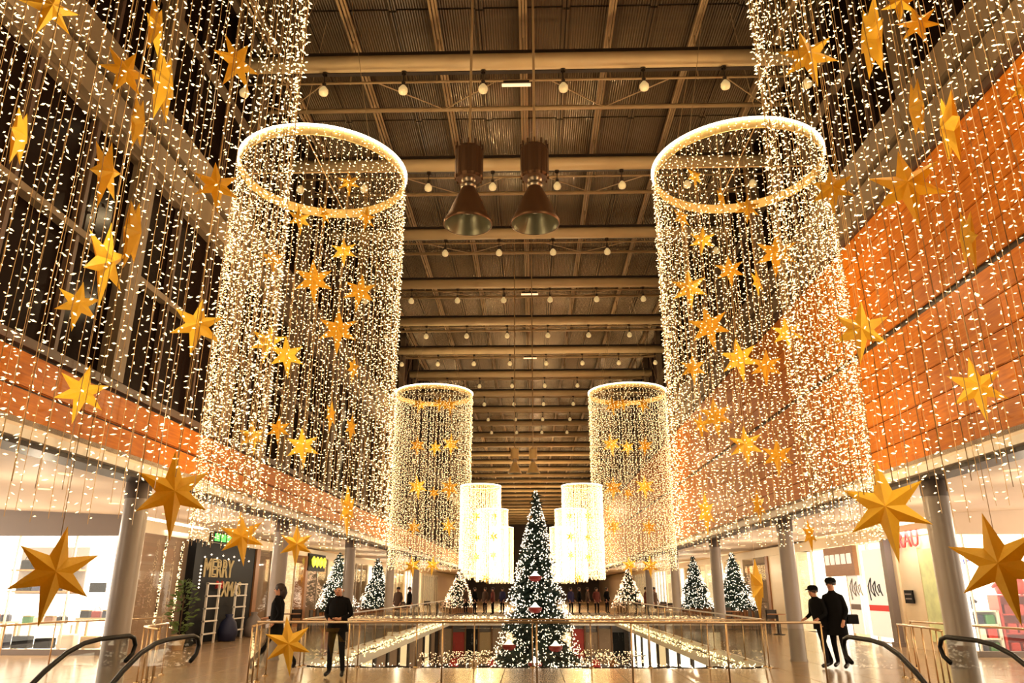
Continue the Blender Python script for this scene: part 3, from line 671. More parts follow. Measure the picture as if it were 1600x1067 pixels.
for i, y in enumerate(CYL_Y):
    for s in (-1, 1):
        sd = 'left' if s < 0 else 'right'
        cx = s*CX
        root = empty('light_curtain', (cx, y, CBOT), f'tall round curtain of warm fairy lights on a ring, {cyl_name[i]} on the {sd}', 'light curtain', 'hanging light curtains along the hall')
        seg = 72 if i < 3 else 32
        ring = [(cx + CR*math.cos(2*PI*k/seg), y + CR*math.sin(2*PI*k/seg)) for k in range(seg)]
        band = MB(); vs = []
        for (dr, z0, z1) in ((0, CTOP-.20, CTOP), (-.02, CTOP-.20, CTOP)):
            for k in range(seg):
                a = 2*PI*k/seg; r = CR-.012+dr; vs += [(cx+r*math.cos(a), y+r*math.sin(a), z0), (cx+r*math.cos(a), y+r*math.sin(a), z1)]
        f = []
        for k in range(seg):
            a, b = 2*k, 2*((k+1) % seg); o_ = 2*seg
            f += [(a, b, b+1, a+1), (o_+a, o_+a+1, o_+b+1, o_+b), (a, o_+a, o_+b, b), (a+1, b+1, o_+b+1, o_+a+1)]
        band.add(vs, f); band.build('ring_band', 'band', root)
        MB().tube([(cx+(x-cx)*1.012, y+(yy-y)*1.012, CTOP-.015) for x, yy in ring], .026 if i < 3 else .04, 6, closed=True).build('rope_light', 'rope', root)
        for k in range(4):
            a = PI/4 + PI/2*k
            MB().tube([(cx+CR*math.cos(a), y+CR*math.sin(a), CTOP), (cx+CR*.3*math.cos(a), y+CR*.3*math.sin(a), 13.6)], .005, 4).build('suspension_wire', 'rod', root)
        MB().tube([(cx-CR, y, CTOP-.02), (cx+CR, y, CTOP-.02)], .012, 5).build('cross_bar', 'rod', root)
        MB().tube([(cx, y-CR, CTOP-.02), (cx, y+CR, CTOP-.02)], .012, 5).build('cross_bar', 'rod', root)
        ns = [76, 84, 76, 64, 60, 56][i]; key = 'abcddd'[i]
        for k in range(ns):
            a = 2*PI*(k + .5 + rnd.uniform(-.2,.2))/ns; wi, bu = STR[key][rnd.randrange(6)]
            o = inst('light_string', wi, (cx+CR*math.cos(a), y+CR*math.sin(a), CTOP-.02), root, (0, 0, rnd.uniform(0, 6.28)))
            b_ = bpy.data.objects.new('bulb', bu); col.objects.link(b_); b_.parent = o; b_['kind'] = 'stuff'

# ------------------------------------------------------------------ stars
def star_mesh():
    n = 6; v = [(0, -.24, 0), (0, .24, 0)]
    f = []
    for k in range(2*n):
        a = PI*k/n; r = 1.0 if k % 2 == 0 else .41
        if k == 0: r = 1.08
        if k == n: r = 1.28
        v.append((r*math.sin(a), 0, r*math.cos(a)))
    for k in range(2*n):
        i, j = 2+k, 2+(k+1) % (2*n); f += [(0, j, i), (1, i, j)]
    m = MB(); m.add(v, f); return mesh_of(m, 'star_body', 'gold')
STAR = star_mesh(); thr_me = mesh_of(MB().tube([(0,0,0),(0,0,1)], .003, 3), 'thread', 'wire')
PLACED = []
def star(px, py, r, yaw, ci, s, idx, extra=''):
    cx, cy = s*CX, CYL_Y[ci]
    d = ray(px, py); h = Vector((d.x, d.y)).normalized()
    t = h.dot(Vector((cx, cy))); c = h*t
    off = c - Vector((cx, cy))
    half = math.sqrt(max((CR*.92)**2 - off.length**2, .0)); best = None
    for q in range(9):
        cc = c + h*half*(q-4)/4; p = at_y(px, py, cc.y); R = r*depth(p)/1170
        dm = min([(p.xy-o_.xy).length - .8*(R + r_) for o_, r_ in PLACED] + [9])
        sc_ = min(dm, .3) - .02*abs(q-4)
        if best is None or sc_ > best[0]: best = (sc_, p, R)
    PLACED.append((best[1], best[2]))
    return best[1], best[2]
def make_stars(lst, ci, s, cname):
    lst = sorted(lst, key=lambda q: q[1])
    tot = len(lst)
    for i, q in enumerate(lst):
        px, py, r = q[:3]; yaw = q[3] if len(q) > 3 else rnd.uniform(-12, 12); roll = q[4] if len(q) > 4 else rnd.uniform(-9, 9)
        p, R = star(px, py, r, yaw, ci, s, i)
        look = 'seen almost edge-on' if abs(yaw) > 50 else ('turned half aside' if abs(yaw) > 25 else 'facing the camera')
        big = 'large gold six-pointed paper star' if r > 50 else 'gold six-pointed paper star'
        t = empty('star', p, f'{big} {look}, {ordn(i)} from top in {cname}', 'star', 'gold paper stars in the light curtains')
        face = math.atan2(p.x, p.y)
        inst('star_body', STAR, p, t, (0, math.radians(roll), -face + math.radians(yaw)), (R, R, R))
        top = max(CTOP-.03, p.z + R)
        inst('thread', thr_me, p, t, (0,0,0), (1, 1, top-p.z))
make_stars([(85,893,66,8,6),(270,768,60,10,-4),(128,612,42,15),(122,475,36,12),(165,408,62,58,-3),(165,268,52,62,3),(207,362,55,76,12),(255,132,62,72,14),(243,42,45,70,16),(195,112,42,20,15),(370,98,46,38,20),(338,290,38,5),(308,508,42,0,4),(30,212,48,74,14),(78,12,46,15,10),(216,190,42,74,8)], 0, -1, 'the nearest left curtain')
make_stars([(1385,792,66,-5,-4),(1562,880,72,-8,-8),(1262,88,46,10,-8),(1300,295,36,0),(1418,290,58,5,-4),(1345,515,44,5,8),(1527,605,46,25,-5),(1362,58,64,-72,-14),(1435,38,32,5),(1484,198,58,-74,-12),(1432,168,46,-76,-8),(1512,372,46,-72,-10),(1405,5,32,30),(1596,140,20,20)], 0, 1, 'the nearest right curtain')
L2 = [(545,285,20),(507,335,18,60),(468,342,22,20),(572,340,20,35),(537,392,22),(427,405,22),(490,437,33),(562,455,28),(528,515,33),(418,535,30),(448,555,30),(552,575,20,60),(517,648,22,68),(549,668,20,60),(473,697,28),(435,670,20),(395,682,24),(543,795,34,68),(378,838,36),(463,850,28),(450,1005,38,5,-8)]
make_stars(L2, 1, -1, 'the second left curtain')
make_stars([(1085,275,20,50),(1127,310,18,70),(1065,340,20,50),(1168,325,22,20),(1097,375,22),(1140,422,24),(1213,395,34),(1183,440,20,65),(1077,450,30),(1108,510,34),(1155,560,32),(1197,572,26),(1083,575,22),(1118,650,28),(1095,665,20,50),(1165,695,28),(1215,712,26),(1103,800,30,60),(1185,790,24,60),(1230,520,26),(1265,835,22,60),(1183,915,38,76,0)], 1, 1, 'the second right curtain')
L3 = [(655,632,12),(687,630,12),(703,633,14),(652,696,14),(680,699,12),(705,694,16),(652,760,17),(678,770,10),(702,762,17),(646,824,13),(701,822,13),(644,884,15),(676,883,13)]
make_stars(L3, 2, -1, 'the third left curtain')
make_stars([(1660-a, b, c) for a, b, c in L3], 2, 1, 'the third right curtain')
L4 = [(744,806,8),(773,806,7),(745,840,7),(771,838,8),(744,870,7),(771,867,7),(760,902,8)]
make_stars(L4, 3, -1, 'the fourth left curtain')
make_stars([(1663-a, b, c) for a, b, c in L4], 3, 1, 'the fourth right curtain')

# ------------------------------------------------------------------ big bell lamps
def bell_lamp(x, y, z, k, top, label, lm='lampmetal'):
    t = empty('bell_lamp', (x, y, z), label, 'lamp', 'hanging industrial lamps')
    c = (x, y, z)
    MB().lathe([(.385*k,0),(.40*k,.0),(.40*k,.05*k),(.345*k,.14*k),(.235*k,.42*k),(.16*k,.58*k),(.12*k,.66*k),(.10*k,.70*k)], c, 28).build('shade', lm, t, True)
    MB().lathe([(.384*k,.005),(.33*k,.14*k),(.22*k,.42*k),(.10*k,.55*k),(0,.56*k)], c, 28).build('reflector', 'reflector', t, True)
    MB().lathe([(0,.20*k),(.06*k,.22*k),(.075*k,.3*k),(.04*k,.42*k),(.03*k,.55*k)], c, 14).build('lamp_bulb', 'white', t, True)
    for a in range(3):
        an = 2*PI*a/3; MB().tube([(x+.24*k*math.cos(an), y+.24*k*math.sin(an), z+.3*k), (x+.05*k*math.cos(an), y+.05*k*math.sin(an), z+.42*k)], .012*k, 5).build('bulb_bracket', 'reflector', t)
    MB().lathe([(.10*k,.66*k),(.13*k,.69*k),(.13*k,.74*k),(.07*k,.76*k),(.12*k,.80*k),(.12*k,.84*k)], c, 18).build('neck', 'steel', t, True)
    h = MB().lathe([(0,.84*k),(.2*k,.84*k),(.235*k,.88*k),(.235*k,1.38*k),(.2*k,1.43*k),(0,1.43*k)], c, 24)
    h.build('ballast_housing', lm, t, False)
    for q in range(12):
        an = 2*PI*q/12
        MB().box((x+.225*k*math.cos(an)-.012*k, y+.225*k*math.sin(an)-.012*k, z+.82*k), (x+.225*k*math.cos(an)+.012*k, y+.225*k*math.sin(an)+.012*k, z+1.5*k)).build('cooling_fin', lm, t)
    MB().tube([(x, y, z+1.4*k), (x, y, top)], .022 if k > .8 else .016, 6).build('suspension_rod', 'rod', t)
bell_lamp(-1.0, 11.0, EYE+5.65, 1, 12.2, 'large copper bell lamp hanging at the left of the near pair')
bell_lamp(.1, 11.0, EYE+5.65, 1, 12.2, 'large copper bell lamp hanging at the right of the near pair')
M['lamplit'] = mat('warm_lit_lamp', (.85, .62, .28), .45, .1)  # brighter copy of the lamp metal, warm light put into its colour
bell_lamp(-.52, 24.0, EYE+3.5, .55, 13.6, 'small far bell lamp on a long rod, left one', 'lamplit')
bell_lamp(.07, 24.0, EYE+3.5, .55, 13.6, 'small far bell lamp on a long rod, right one', 'lamplit')

# ------------------------------------------------------------------ fir trees
def fir(x, y, z0, h, r, nbr, nlt, label, bm='bulb_white', seed=1, bs=1.0, group='lit fir trees'):
    R = random.Random(seed)
    t = empty('christmas_tree', (x, y, z0), label, 'tree', group)
    MB().tube([(x,y,z0),(x,y,z0+h*.97)], [.035*h*.5, .01], 8).build('trunk', 'bark', t)
    fo = MB(); li = MB()
    for i in range(nbr):
        q = 1 - math.sqrt(R.random()*.985+.01) if R.random() < .75 else R.random()
        zb = z0 + h*(.06 + .93*q); rr = r*(1-q) + .05
        tier = .82 + .18*math.cos(q*h*6.0)
        L = rr*tier*R.uniform(.85, 1.08); a = R.uniform(0, 2*PI); dr = -.28*L
        d = Vector((math.cos(a), math.sin(a), 0)); n_ = Vector((-math.sin(a), math.cos(a), 0))
        b0 = Vector((x,y,zb)); tip = b0 + d*L + Vector((0,0,dr)); mid = b0 + d*L*.55 + Vector((0,0,dr*.25)); w_ = (.10 + .10*L)
        fo.add([b0, mid+n_*w_, mid-n_*w_, mid+Vector((0,0,.06+.05*L)), tip, mid-Vector((0,0,.10+.05*L))], [(0,3,1),(0,2,3),(3,4,1),(3,2,4),(0,1,5),(0,5,2),(5,1,4),(5,4,2)])
        for q2 in range(3):
            m_ = b0 + d*L*(.5+.17*q2) + Vector((0,0,dr*.6)); e = (d*R.uniform(.2,1) + n_*R.choice((-1,1))*R.uniform(.5,1) + Vector((0,0,R.uniform(-.7,.2))))*(.16+.08*L)
            fo.add([m_+Vector((0,0,.03)), m_-Vector((0,0,.04)), m_+d*.06, m_+e], [(0,1,3),(1,2,3),(2,0,3)])
    for i in range(nlt):
        q = 1 - math.sqrt(R.random()*.99+.005) if R.random() < .88 else R.random(); zb = z0 + h*(.05 + .95*q); rr = (r*(1-q) + .05)*R.uniform(.72, 1.03); a = R.uniform(0, 2*PI)
        c = Vector((x+rr*math.cos(a), y+rr*math.sin(a), zb - .2*rr)); d = Vector((R.uniform(-1,1),R.uniform(-1,1),R.uniform(-1,1))).normalized()
        u = d.orthogonal().normalized(); v = d.cross(u); l, w_ = .032*bs, .015*bs
        li.add([c-d*l, c+u*w_, c+v*w_, c-u*w_, c-v*w_, c+d*l], [(0,2,1),(0,3,2),(0,4,3),(0,1,4),(5,1,2),(5,2,3),(5,3,4),(5,4,1)])
    tag(fo.build('foliage', 'needle', t), kind='stuff')
    tag(li.build('fairy_lights', bm, t), kind='stuff')
    return t
TX, TY = .15, 26.0
fir(TX, TY, -4.6, 9.45, 2.5, 1900, 6000, 'tall dark fir with white lights rising through the floor opening in the middle', seed=3, bs=1.15)
def ornament(px, py, label, k=1.0):
    p = at_y(px, py, TY)
    zq = (p.z+4.55)/9.4; rr = 2.5*(1-zq)
    dx = p.x - TX; Y = TY - math.sqrt(max(rr*rr-dx*dx, .02))
    p = at_y(px, py, Y)
    t = empty('ornament', p, label, 'ornament', 'red and white bell ornaments on the middle fir')
    MB().lathe([(0,.10),(.03,.09),(.07,.03),(.12*k,-.02),(.17*k,-.05),(0,-.05)], p, 10).build('white_cap', 'bulb_white', t, True)  # cap glows with the bulb emission so that it shows bright
    MB().lathe([(0,-.04),(.22*k,-.06),(.21*k,-.14),(.12*k,-.22),(0,-.23)], p, 10).build('red_body', 'red', t, True)
for i, (px, py, lb) in enumerate([(836,897,'red ornament with white cap, highest on the middle fir'),(836,946,'red ornament with white cap, centre of the fir above the rail'),(795,1004,'red ornament with white cap, left one behind the railing'),(868,1006,'red ornament with white cap, right one behind the railing'),(836,1032,'red ornament with white cap, lowest in the middle')]):
    ornament(px, py, lb)
for (px, pyt, Y, r, lb, bmn, sd) in ((523, 846, 38.2, 1.05, 'dark fir with white lights in a wooden planter, left walkway, taller one', 'bulb_white', 5),
        (584, 872, 42.5, 1.0, 'dark fir with white lights in a wooden planter, left walkway, nearer the opening', 'bulb_white', 6),
        (1150, 842, 38.6, 1.1, 'tall dark fir with white lights in a planter, right walkway', 'bulb_white', 7),
        (1090, 866, 42.5, 1.0, 'smaller dark fir with white lights, right walkway nearer the opening', 'bulb_white', 8),
        (715, 888, 58, 1.3, 'far fir glowing with amber lights at the left of the opening', 'bulb_orange', 9),
        (985, 888, 58, 1.3, 'far fir glowing with amber lights at the right of the opening', 'bulb_orange', 10)):
    p = at_y(px, pyt, Y); p.x *= .97; zb = .72 if Y < 50 else .5; p.z = min(p.z, 3.36)
    fir(p.x, Y, zb, p.z-zb, r, 420, 950 if Y < 50 else 800, lb, bmn, sd, 1.15 if Y < 50 else 1.9)
    # planter
    pl = empty('planter', (p.x, Y, 0), f'brown slatted planter box under the {["taller left","inner left","taller right","inner right","far left","far right"][sd-5]} lit fir', 'planter', 'wooden planters')
    w_ = 1.0; hh = zb
    MB().box((p.x-w_+.04, Y-w_*.6+.04, .05), (p.x+w_-.04, Y+w_*.6-.04, hh-.04)).build('liner', 'bark', pl)
    for k in range(12):
        xx = p.x - w_ + .02 + k*(2*w_-.04)/12
        MB().box((xx+.02, Y-w_*.6, 0), (xx+.155, Y-w_*.6+.04, hh-.06)).build('slat', 'wood', pl)
    MB().box((p.x-w_-.03, Y-w_*.6-.03, hh-.06), (p.x+w_+.03, Y-w_*.6+.08, hh+.02)).build('rim', 'wood', pl)
    for s_ in (-1, 1): MB().box((p.x+s_*w_-.04, Y-w_*.6, 0), (p.x+s_*w_+.04, Y+w_*.6, hh+.02)).build('side_board', 'wood', pl)

# ------------------------------------------------------------------ garlands of lights
def garland(name, a, b, n, spread, label, bm='bulb', bs=1.0, cat='garland'):
    a, b = Vector(a), Vector(b); R = random.Random(int(abs(a.x*31+b.y*7))+n)
    t = empty(name, a, label, cat)
    MB().tube([a + (b-a)*(k/20) + Vector((0,0,-.04*(k % 2))) for k in range(21)], .02, 5).build('cable', 'dark', t)
    li = MB()
    for i in range(n):
        c = a + (b-a)*R.random() + Vector((R.uniform(-1,1)*spread*.3, R.uniform(-1,1)*spread*.3, R.uniform(-1,.6)*spread)); d = Vector((R.uniform(-1,1),R.uniform(-1,1),R.uniform(-1,1))).normalized()
        u = d.orthogonal().normalized(); v = d.cross(u); l, w_ = .03*bs, .014*bs
        li.add([c-d*l, c+u*w_, c+v*w_, c-u*w_, c-v*w_, c+d*l], [(0,2,1),(0,3,2),(0,4,3),(0,1,4),(5,1,2),(5,2,3),(5,3,4),(5,4,1)])
    tag(li.build('bulbs', bm, t), kind='stuff'); return t
garland('light_garland', (-5.15, 18.6, -.15), (-5.15, 50.5, -.15), 600, .15, 'garland of lights along the left edge of the far opening', bs=1.3)
garland('light_garland', (5.15, 18.6, -.15), (5.15, 50.5, -.15), 600, .15, 'garland of lights along the right edge of the far opening', bs=1.3)
garland('light_garland', (-5.0, 50.9, -.1), (5.0, 50.9, -.1), 900, .2, 'bright garland along the far end of the opening', bs=2.6)
garland('light_garland', (-5.1, 18.25, .0), (5.1, 18.25, .0), 420, .12, 'sparse garland at the foot of the far bridge railing', 'bulb_white', .9)
for (yy, lb) in ((22.3, 'vertical string of warm lights on the shop glass left of the black pillar'), (23.4, 'second vertical string of lights, touching the black pillar on its left')):
    garland('light_garland', (XL+.12, yy, .6), (XL+.12, yy+.1, 3.0), 160, .1, lb, 'bulb', .9)
t = empty('potted_shrub', (XL+.62, 22.9, 0), 'leafy green shrub in a pot left of the black pillar', 'plant')
MB().lathe([(.14,0),(.2,.35),(.21,.4),(0,.38)], (XL+.62, 22.9, 0), 14).build('pot', 'tan', t, True)
lf_ = MB(); R_ = random.Random(4)
for q in range(170):
    a = R_.uniform(0, 2*PI); z = R_.uniform(.45, 1.9); rr = R_.uniform(.02, .36)*math.sin(PI*min(1,(z-.3)/1.75)); c = Vector((XL+.62+rr*math.cos(a), 22.9+rr*math.sin(a), z)); d = Vector((math.cos(a), math.sin(a), R_.uniform(-.3,.8))).normalized(); n_ = d.orthogonal().normalized()*.04
    lf_.add([c, c+d*.08+n_, c+d*.18, c+d*.08-n_, c+d*.08+Vector((0,0,.015))], [(0,1,4),(1,2,4),(2,3,4),(3,0,4),(0,3,2,1)])
tag(lf_.build('foliage', 'leafgreen', t), kind='stuff'); MB().tube([(XL+.62,22.9,.35),(XL+.62,22.9,1.5)], .02, 6).build('stem', 'bark', t)
struct('trim_3', MB().box((-5.3, 50.85, -.55), (5.3, 51.0, .02)), 'white', 'pale edge strip at the far end of the opening', 'trim')
struct('trim_4', MB().box((-5.36, 18.2, -.55), (-5.28, 50.9, .02)), 'white', 'pale edge strip along the left of the opening', 'trim')
struct('trim_5', MB().box((5.28, 18.2, -.55), (5.36, 50.9, .02)), 'white', 'pale edge strip along the right of the opening', 'trim')
# lower level fronts
for side, s in (('left', -1), ('right', 1)):
    X = s*6.2
    wl = struct('wall_lower_' + side, MB().box((min(X, X+s*.2), 8, -4.6), (max(X, X+s*.2), 52, -.5)), 'grey', f'shop wall of the lower level under the {side} walkway', 'wall')
    for k in range(11):
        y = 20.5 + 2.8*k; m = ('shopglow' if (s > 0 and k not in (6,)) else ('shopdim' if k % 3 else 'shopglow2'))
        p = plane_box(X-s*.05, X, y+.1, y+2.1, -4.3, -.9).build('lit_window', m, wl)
        plane_box(X-s*.12, X, y+2.2, y+2.6, -4.6, -.5).build('pier', 'dark', wl)
wf = struct('wall_lower_far', MB().box((-6.4, 52.1, -4.6), (6.4, 52.4, -.5)), 'grey', 'far wall of the lower level with small shop windows', 'wall')
for k in range(14):
    x = -6.0 + .86*k; m = ['shopdim','redshop','black','tan','shopdim','shopglow2','black','dark','shopdim','shopglow2','redshop','shopdim','shopdim','black'][k]
    MB().box((x, 52.02, -2.9 + .25*(k % 3)), (x+.74, 52.1, -.8 - .2*(k % 2))).build('shop_window', m, wf)
    MB().box((x-.1, 51.95, -4.6), (x-.02, 52.1, -.5)).build('mullion', 'wood', wf)
for k, (x0, y, z, x1) in enumerate(((-4.6, 33, -1.0, -1.4), (1.9, 33, -1.0, 4.6), (-4.6, 44, -1.7, 4.6))):
    garland('light_swag', (x0, y, z), (x1, y, z+.1), 260, .3, ['swag of lights across the opening left of the tall fir', 'swag of lights across the opening right of the tall fir', 'long swag of lights low in the far part of the opening'][k], 'bulb' if k == 2 else 'bulb_orange', 1.2)
    for x in (x0, x1): pass
for k in range(6):
    x = [-3.9,-2.9,-2.0,2.2,3.1,4.0][k]; m = ['redshop','tan','redshop','tan','redshop','wood'][k]
    t = empty('lantern', (x, 40.0, -1.9), f'{"red" if m=="redshop" else "tan" if m=="tan" else "brown"} lantern hanging in the opening, {ORD[k]} from left', 'lantern')
    MB().lathe([(0,-.3),(.12,-.28),(.24,-.1),(.24,.1),(.12,.28),(0,.3)], (x, 40, -1.9), 12).build('shade', m, t, True)
    MB().tube([(x,40,-1.62),(x,40,-.9)], .01, 4).build('cord', 'dark', t)
# ------------------------------------------------------------------ cafe furniture
def chair(x, y, rz, label, m='dark'):
    t = empty('cafe_chair', (x, y, 0), label, 'chair', 'cafe chairs on the walkways'); t.rotation_euler = (0, 0, rz)
    def b(n, a, c): 
        o = MB().box(a, c).build(n, m, None); o.parent = t
    b('seat', (-.21,-.2,.43), (.21,.2,.47)); b('backrest', (-.21,.17,.55), (.21,.21,.88))
    for i in (-1, 1):
        b('leg', (i*.19-.018,-.2,0), (i*.19+.018,-.16,.43)); b('leg', (i*.19-.018,.17,0), (i*.19+.018,.21,.88))
    return t
def table(x, y, label):
    t = empty('cafe_table', (x, y, 0), label, 'table', 'cafe tables on the walkways')
    MB().lathe([(0,.72),(.38,.72),(.38,.75),(0,.75)], (x,y,0), 18).build('table_top', 'wood', t)
    MB().tube([(x,y,.03),(x,y,.72)], .03, 8).build('pedestal', 'dark', t)
    MB().lathe([(.22,0),(.22,.02),(.03,.05)], (x,y,0), 14).build('base', 'dark', t)
for s in (-1, 1):
    sd = 'left' if s < 0 else 'right'
    for k, (x, y) in enumerate(((8.6, 34.6), (8.2, 46.2), (8.4, 50.2), (9.4, 30.8), (6.6, 40.0), (7.2, 53.4))):
        row = ['just before the planters', 'behind the planters', 'beyond the far opening corner', 'nearest the camera', 'by the glass railing', 'at the end of the opening'][k]
        table(s*x, y, f'round cafe table on the {sd} walkway, {row}')
        for q, (dx, dy, rz) in enumerate(((-.6, 0, PI/2), (.6, 0, -PI/2), (0, .6, 0))):
            chair(s*x+dx, y+dy, rz, f'dark cafe chair {["left of","right of","behind"][q]} the {sd} table {row}')

# ------------------------------------------------------------------ people
def person_mesh(J, nm_, coat='coat', trous='jeans'):
    # J: joint dict -> skin modifier -> baked, one continuous body
    names = list(J); idx = {n: i for i, n in enumerate(names)}
    edges = [('pelvis','spine'),('spine','chest'),('chest','neck'),('neck','jaw'),('jaw','skull'),('skull','crown'),('skull','nose')]
    for s in 'LR':
        edges += [('chest','sh'+s),('sh'+s,'el'+s),('el'+s,'wr'+s),('wr'+s,'pa'+s),('pelvis','hi'+s),('hi'+s,'kn'+s),('kn'+s,'an'+s),('an'+s,'to'+s)]
        for f in range(5): edges += [('pa'+s,'f%d'%f+s)]
    me = bpy.data.meshes.new('body'); me.from_pydata([J[n][0] for n in names], [(idx[a], idx[b]) for a, b in edges], [])
    o = bpy.data.objects.new('body', me); col.objects.link(o)
    md = o.modifiers.new('skin', 'SKIN'); sv = me.skin_vertices[0].data
    for n, i in idx.items():
        r = J[n][1]; sv[i].radius = (r, r) if not isinstance(r, tuple) else r
    sv[idx['pelvis']].use_root = True
    s2 = o.modifiers.new('sub', 'SUBSURF'); s2.levels = 2; s2.render_levels = 2
    dg = bpy.context.evaluated_depsgraph_get(); m2 = bpy.data.meshes.new_from_object(o.evaluated_get(dg)); bpy.data.objects.remove(o)
    m2.materials.clear()
    for m in (coat, trous, 'skin', 'shoe'): m2.materials.append(M[m])
    neck = Vector(J['neck'][0])
    for p in m2.polygons:
        c = p.center; k = 0
        if c.z > neck.z + .03: k = 2
        elif c.z < .12: k = 3
        elif c.z < J['pelvis'][0][2] - .02 and abs(c.x) < .3: k = 1
        for s in 'LR':
            wr = Vector(J['wr'+s][0]); el = Vector(J['el'+s][0]); dd = (wr-el).normalized()
            if (c-wr).length < .24 and (c-wr).dot(dd) > -.01: k = 2
        p.material_index = k; p.use_smooth = True
    return m2
def joints(dx=0, **ov):
    J = {'pelvis':((0,0,.95),(.155,.11)),'spine':((0,0,1.15),(.15,.11)),'chest':((0,0,1.34),(.17,.12)),'neck':((0,.0,1.49),.055),'jaw':((0,-.02,1.56),.068),'skull':((0,-.01,1.65),.09),'crown':((0,0,1.70),.07),'nose':((0,-.115,1.625),.014)}
    for s, x in (('L', 1), ('R', -1)):
        J.update({'sh'+s:((x*.18,0,1.42),.07),'el'+s:((x*.25,.03,1.15),.05),'wr'+s:((x*.22,-.12,.95),.032),'pa'+s:((x*.215,-.16,.89),(.022,.036)),
                  'hi'+s:((x*.095,0,.88),.095),'kn'+s:((x*.105,-.01,.50),.062),'an'+s:((x*.11,.02,.10),.045),'to'+s:((x*.125,-.16,.045),.042)})
    for k, v in ov.items(): J[k] = (v, J[k][1])
    for s, x in (('L', 1), ('R', -1)):
        pa = Vector(J['pa'+s][0]); wr = Vector(J['wr'+s][0]); d = (pa-wr).normalized(); side = Vector((d.y, -d.x, 0)) if abs(d.z) < .9 else Vector((0,1,0)); side.normalize()
        for f, (o_, l) in enumerate(((-.03,.075),(-.01,.085),(.01,.08),(.028,.065),(-.055,.035))):
            J['f%d'%f+s] = (tuple(pa + side*o_ + d*l), .009)
    return J
def person(loc, rz, J, label, hat=None, hairlong=False, coat_len=.82, group=None, bald=False, coat='coat'):
    t = empty('person', loc, label, 'person', group); t.rotation_euler = (0, 0, rz)
    def ch(n, me): 
        o = bpy.data.objects.new(n, me); col.objects.link(o); o.parent = t; return o
    ch('body', person_mesh(J, 'body', coat))
    c = Vector(J['chest'][0]); p = Vector(J['pelvis'][0])
    cm = MB(); n = 20; secs = [(.07,.075,c.z+.135),(.15,.10,c.z+.10),(.205,.135,c.z+.02),(.20,.14,(c.z+p.z)/2+.03),(.195,.135,p.z+.05),(.22,.155,p.z-.05),(.235,.165,coat_len)]
    vs = []
    for rx, ry, z in secs:
        f = (z-p.z)/(c.z-p.z); f = max(-.3, min(1.2, f)); cx = p.x + (c.x-p.x)*f; cy = p.y + (c.y-p.y)*f
        for j in range(n): a = 2*PI*j/n; vs.append((cx+rx*math.cos(a), cy+ry*math.sin(a), z))
    fs = [(i*n+j, (i+1)*n+j, (i+1)*n+(j+1)%n, i*n+(j+1)%n) for i in range(len(secs)-1) for j in range(n)]
    cm.add(vs, fs); ch('coat', mesh_of(cm, 'coat', coat, True))
    sk = Vector(J['skull'][0]); ey = MB()
    cl = MB().lathe([(.068,.13),(.085,.17),(.07,.20)], (J['neck'][0][0], J['neck'][0][1]+.005, c.z-.02), 14); ch('collar', mesh_of(cl, 'collar', coat, True))
    for s_ in (-1, 1): ch('eye', mesh_of(MB().lathe([(0,-.012),(.012,0),(0,.012)], (sk.x+s_*.034, sk.y-.088, sk.z-.005), 8), 'eye', 'hair', True))
    ch('mouth', mesh_of(MB().box((sk.x-.024, sk.y-.098, sk.z-.078), (sk.x+.024, sk.y-.082, sk.z-.070)), 'mouth', 'red'))
    for s_ in (-1, 1): ch('ear', mesh_of(MB().lathe([(0,-.03),(.014,-.015),(.016,.012),(0,.03)], (sk.x+s_*.092, sk.y+.01, sk.z-.01), 8), 'ear', 'skin', True))
    if not bald:
        h = MB().lathe([(.102,-.02),(.108,.03),(.10,.075),(.07,.11),(.02,.125),(0,.126)], (sk.x, sk.y+.022, sk.z), 18)
        if hairlong: h.tube([(sk.x, sk.y+.07, sk.z+.04), (sk.x, sk.y+.10, sk.z-.08), (sk.x, sk.y+.085, sk.z-.20)], [.075,.085,.05], 12)
        ch('hair', mesh_of(h, 'hair', 'hair', True))
    if hat:
        h = MB().lathe([(.112,.035),(.118,.05),(.115,.09),(.09,.125),(.04,.14),(0,.142)], (sk.x, sk.y+.012, sk.z), 18)
        h.add([(sk.x-.08, sk.y-.09, sk.z+.045), (sk.x+.08, sk.y-.09, sk.z+.045), (sk.x+.05, sk.y-.165, sk.z+.03), (sk.x-.05, sk.y-.165, sk.z+.03), (sk.x-.08, sk.y-.09, sk.z+.06), (sk.x+.08, sk.y-.09, sk.z+.06), (sk.x+.05, sk.y-.165, sk.z+.04), (sk.x-.05, sk.y-.165, sk.z+.04)], [(0,3,2,1),(4,5,6,7),(0,1,5,4),(1,2,6,5),(2,3,7,6),(3,0,4,7)])
        ch('flat_cap', mesh_of(h, 'flat_cap', hat, True))
    return t
def on_floor(px, py): 
    d = ray(px, py); return Vector((0,0,EYE)) + d*(-EYE/d.z)
# man facing the camera, hands together before him
Jm = joints(elL=(.27,.02,1.16), wrL=(.10,-.2,1.08), paL=(.05,-.235,1.09), elR=(-.27,.02,1.16), wrR=(-.10,-.2,1.05), paR=(-.05,-.235,1.05), knL=(.13,-.02,.5), anL=(.16,.02,.1), toL=(.2,-.15,.045), knR=(-.12,0,.5), anR=(-.13,.04,.1), toR=(-.15,-.13,.045), skull=(0,-.05,1.63), crown=(0,-.05,1.69), jaw=(0,-.055,1.55), nose=(0,-.155,1.60))
pm_ = on_floor(522, 1058)
person((pm_.x, pm_.y, 0), -.12, Jm, 'reddish-faced man in a black jacket standing on the bridge, looking down at his hands', coat_len=.84, bald=True)
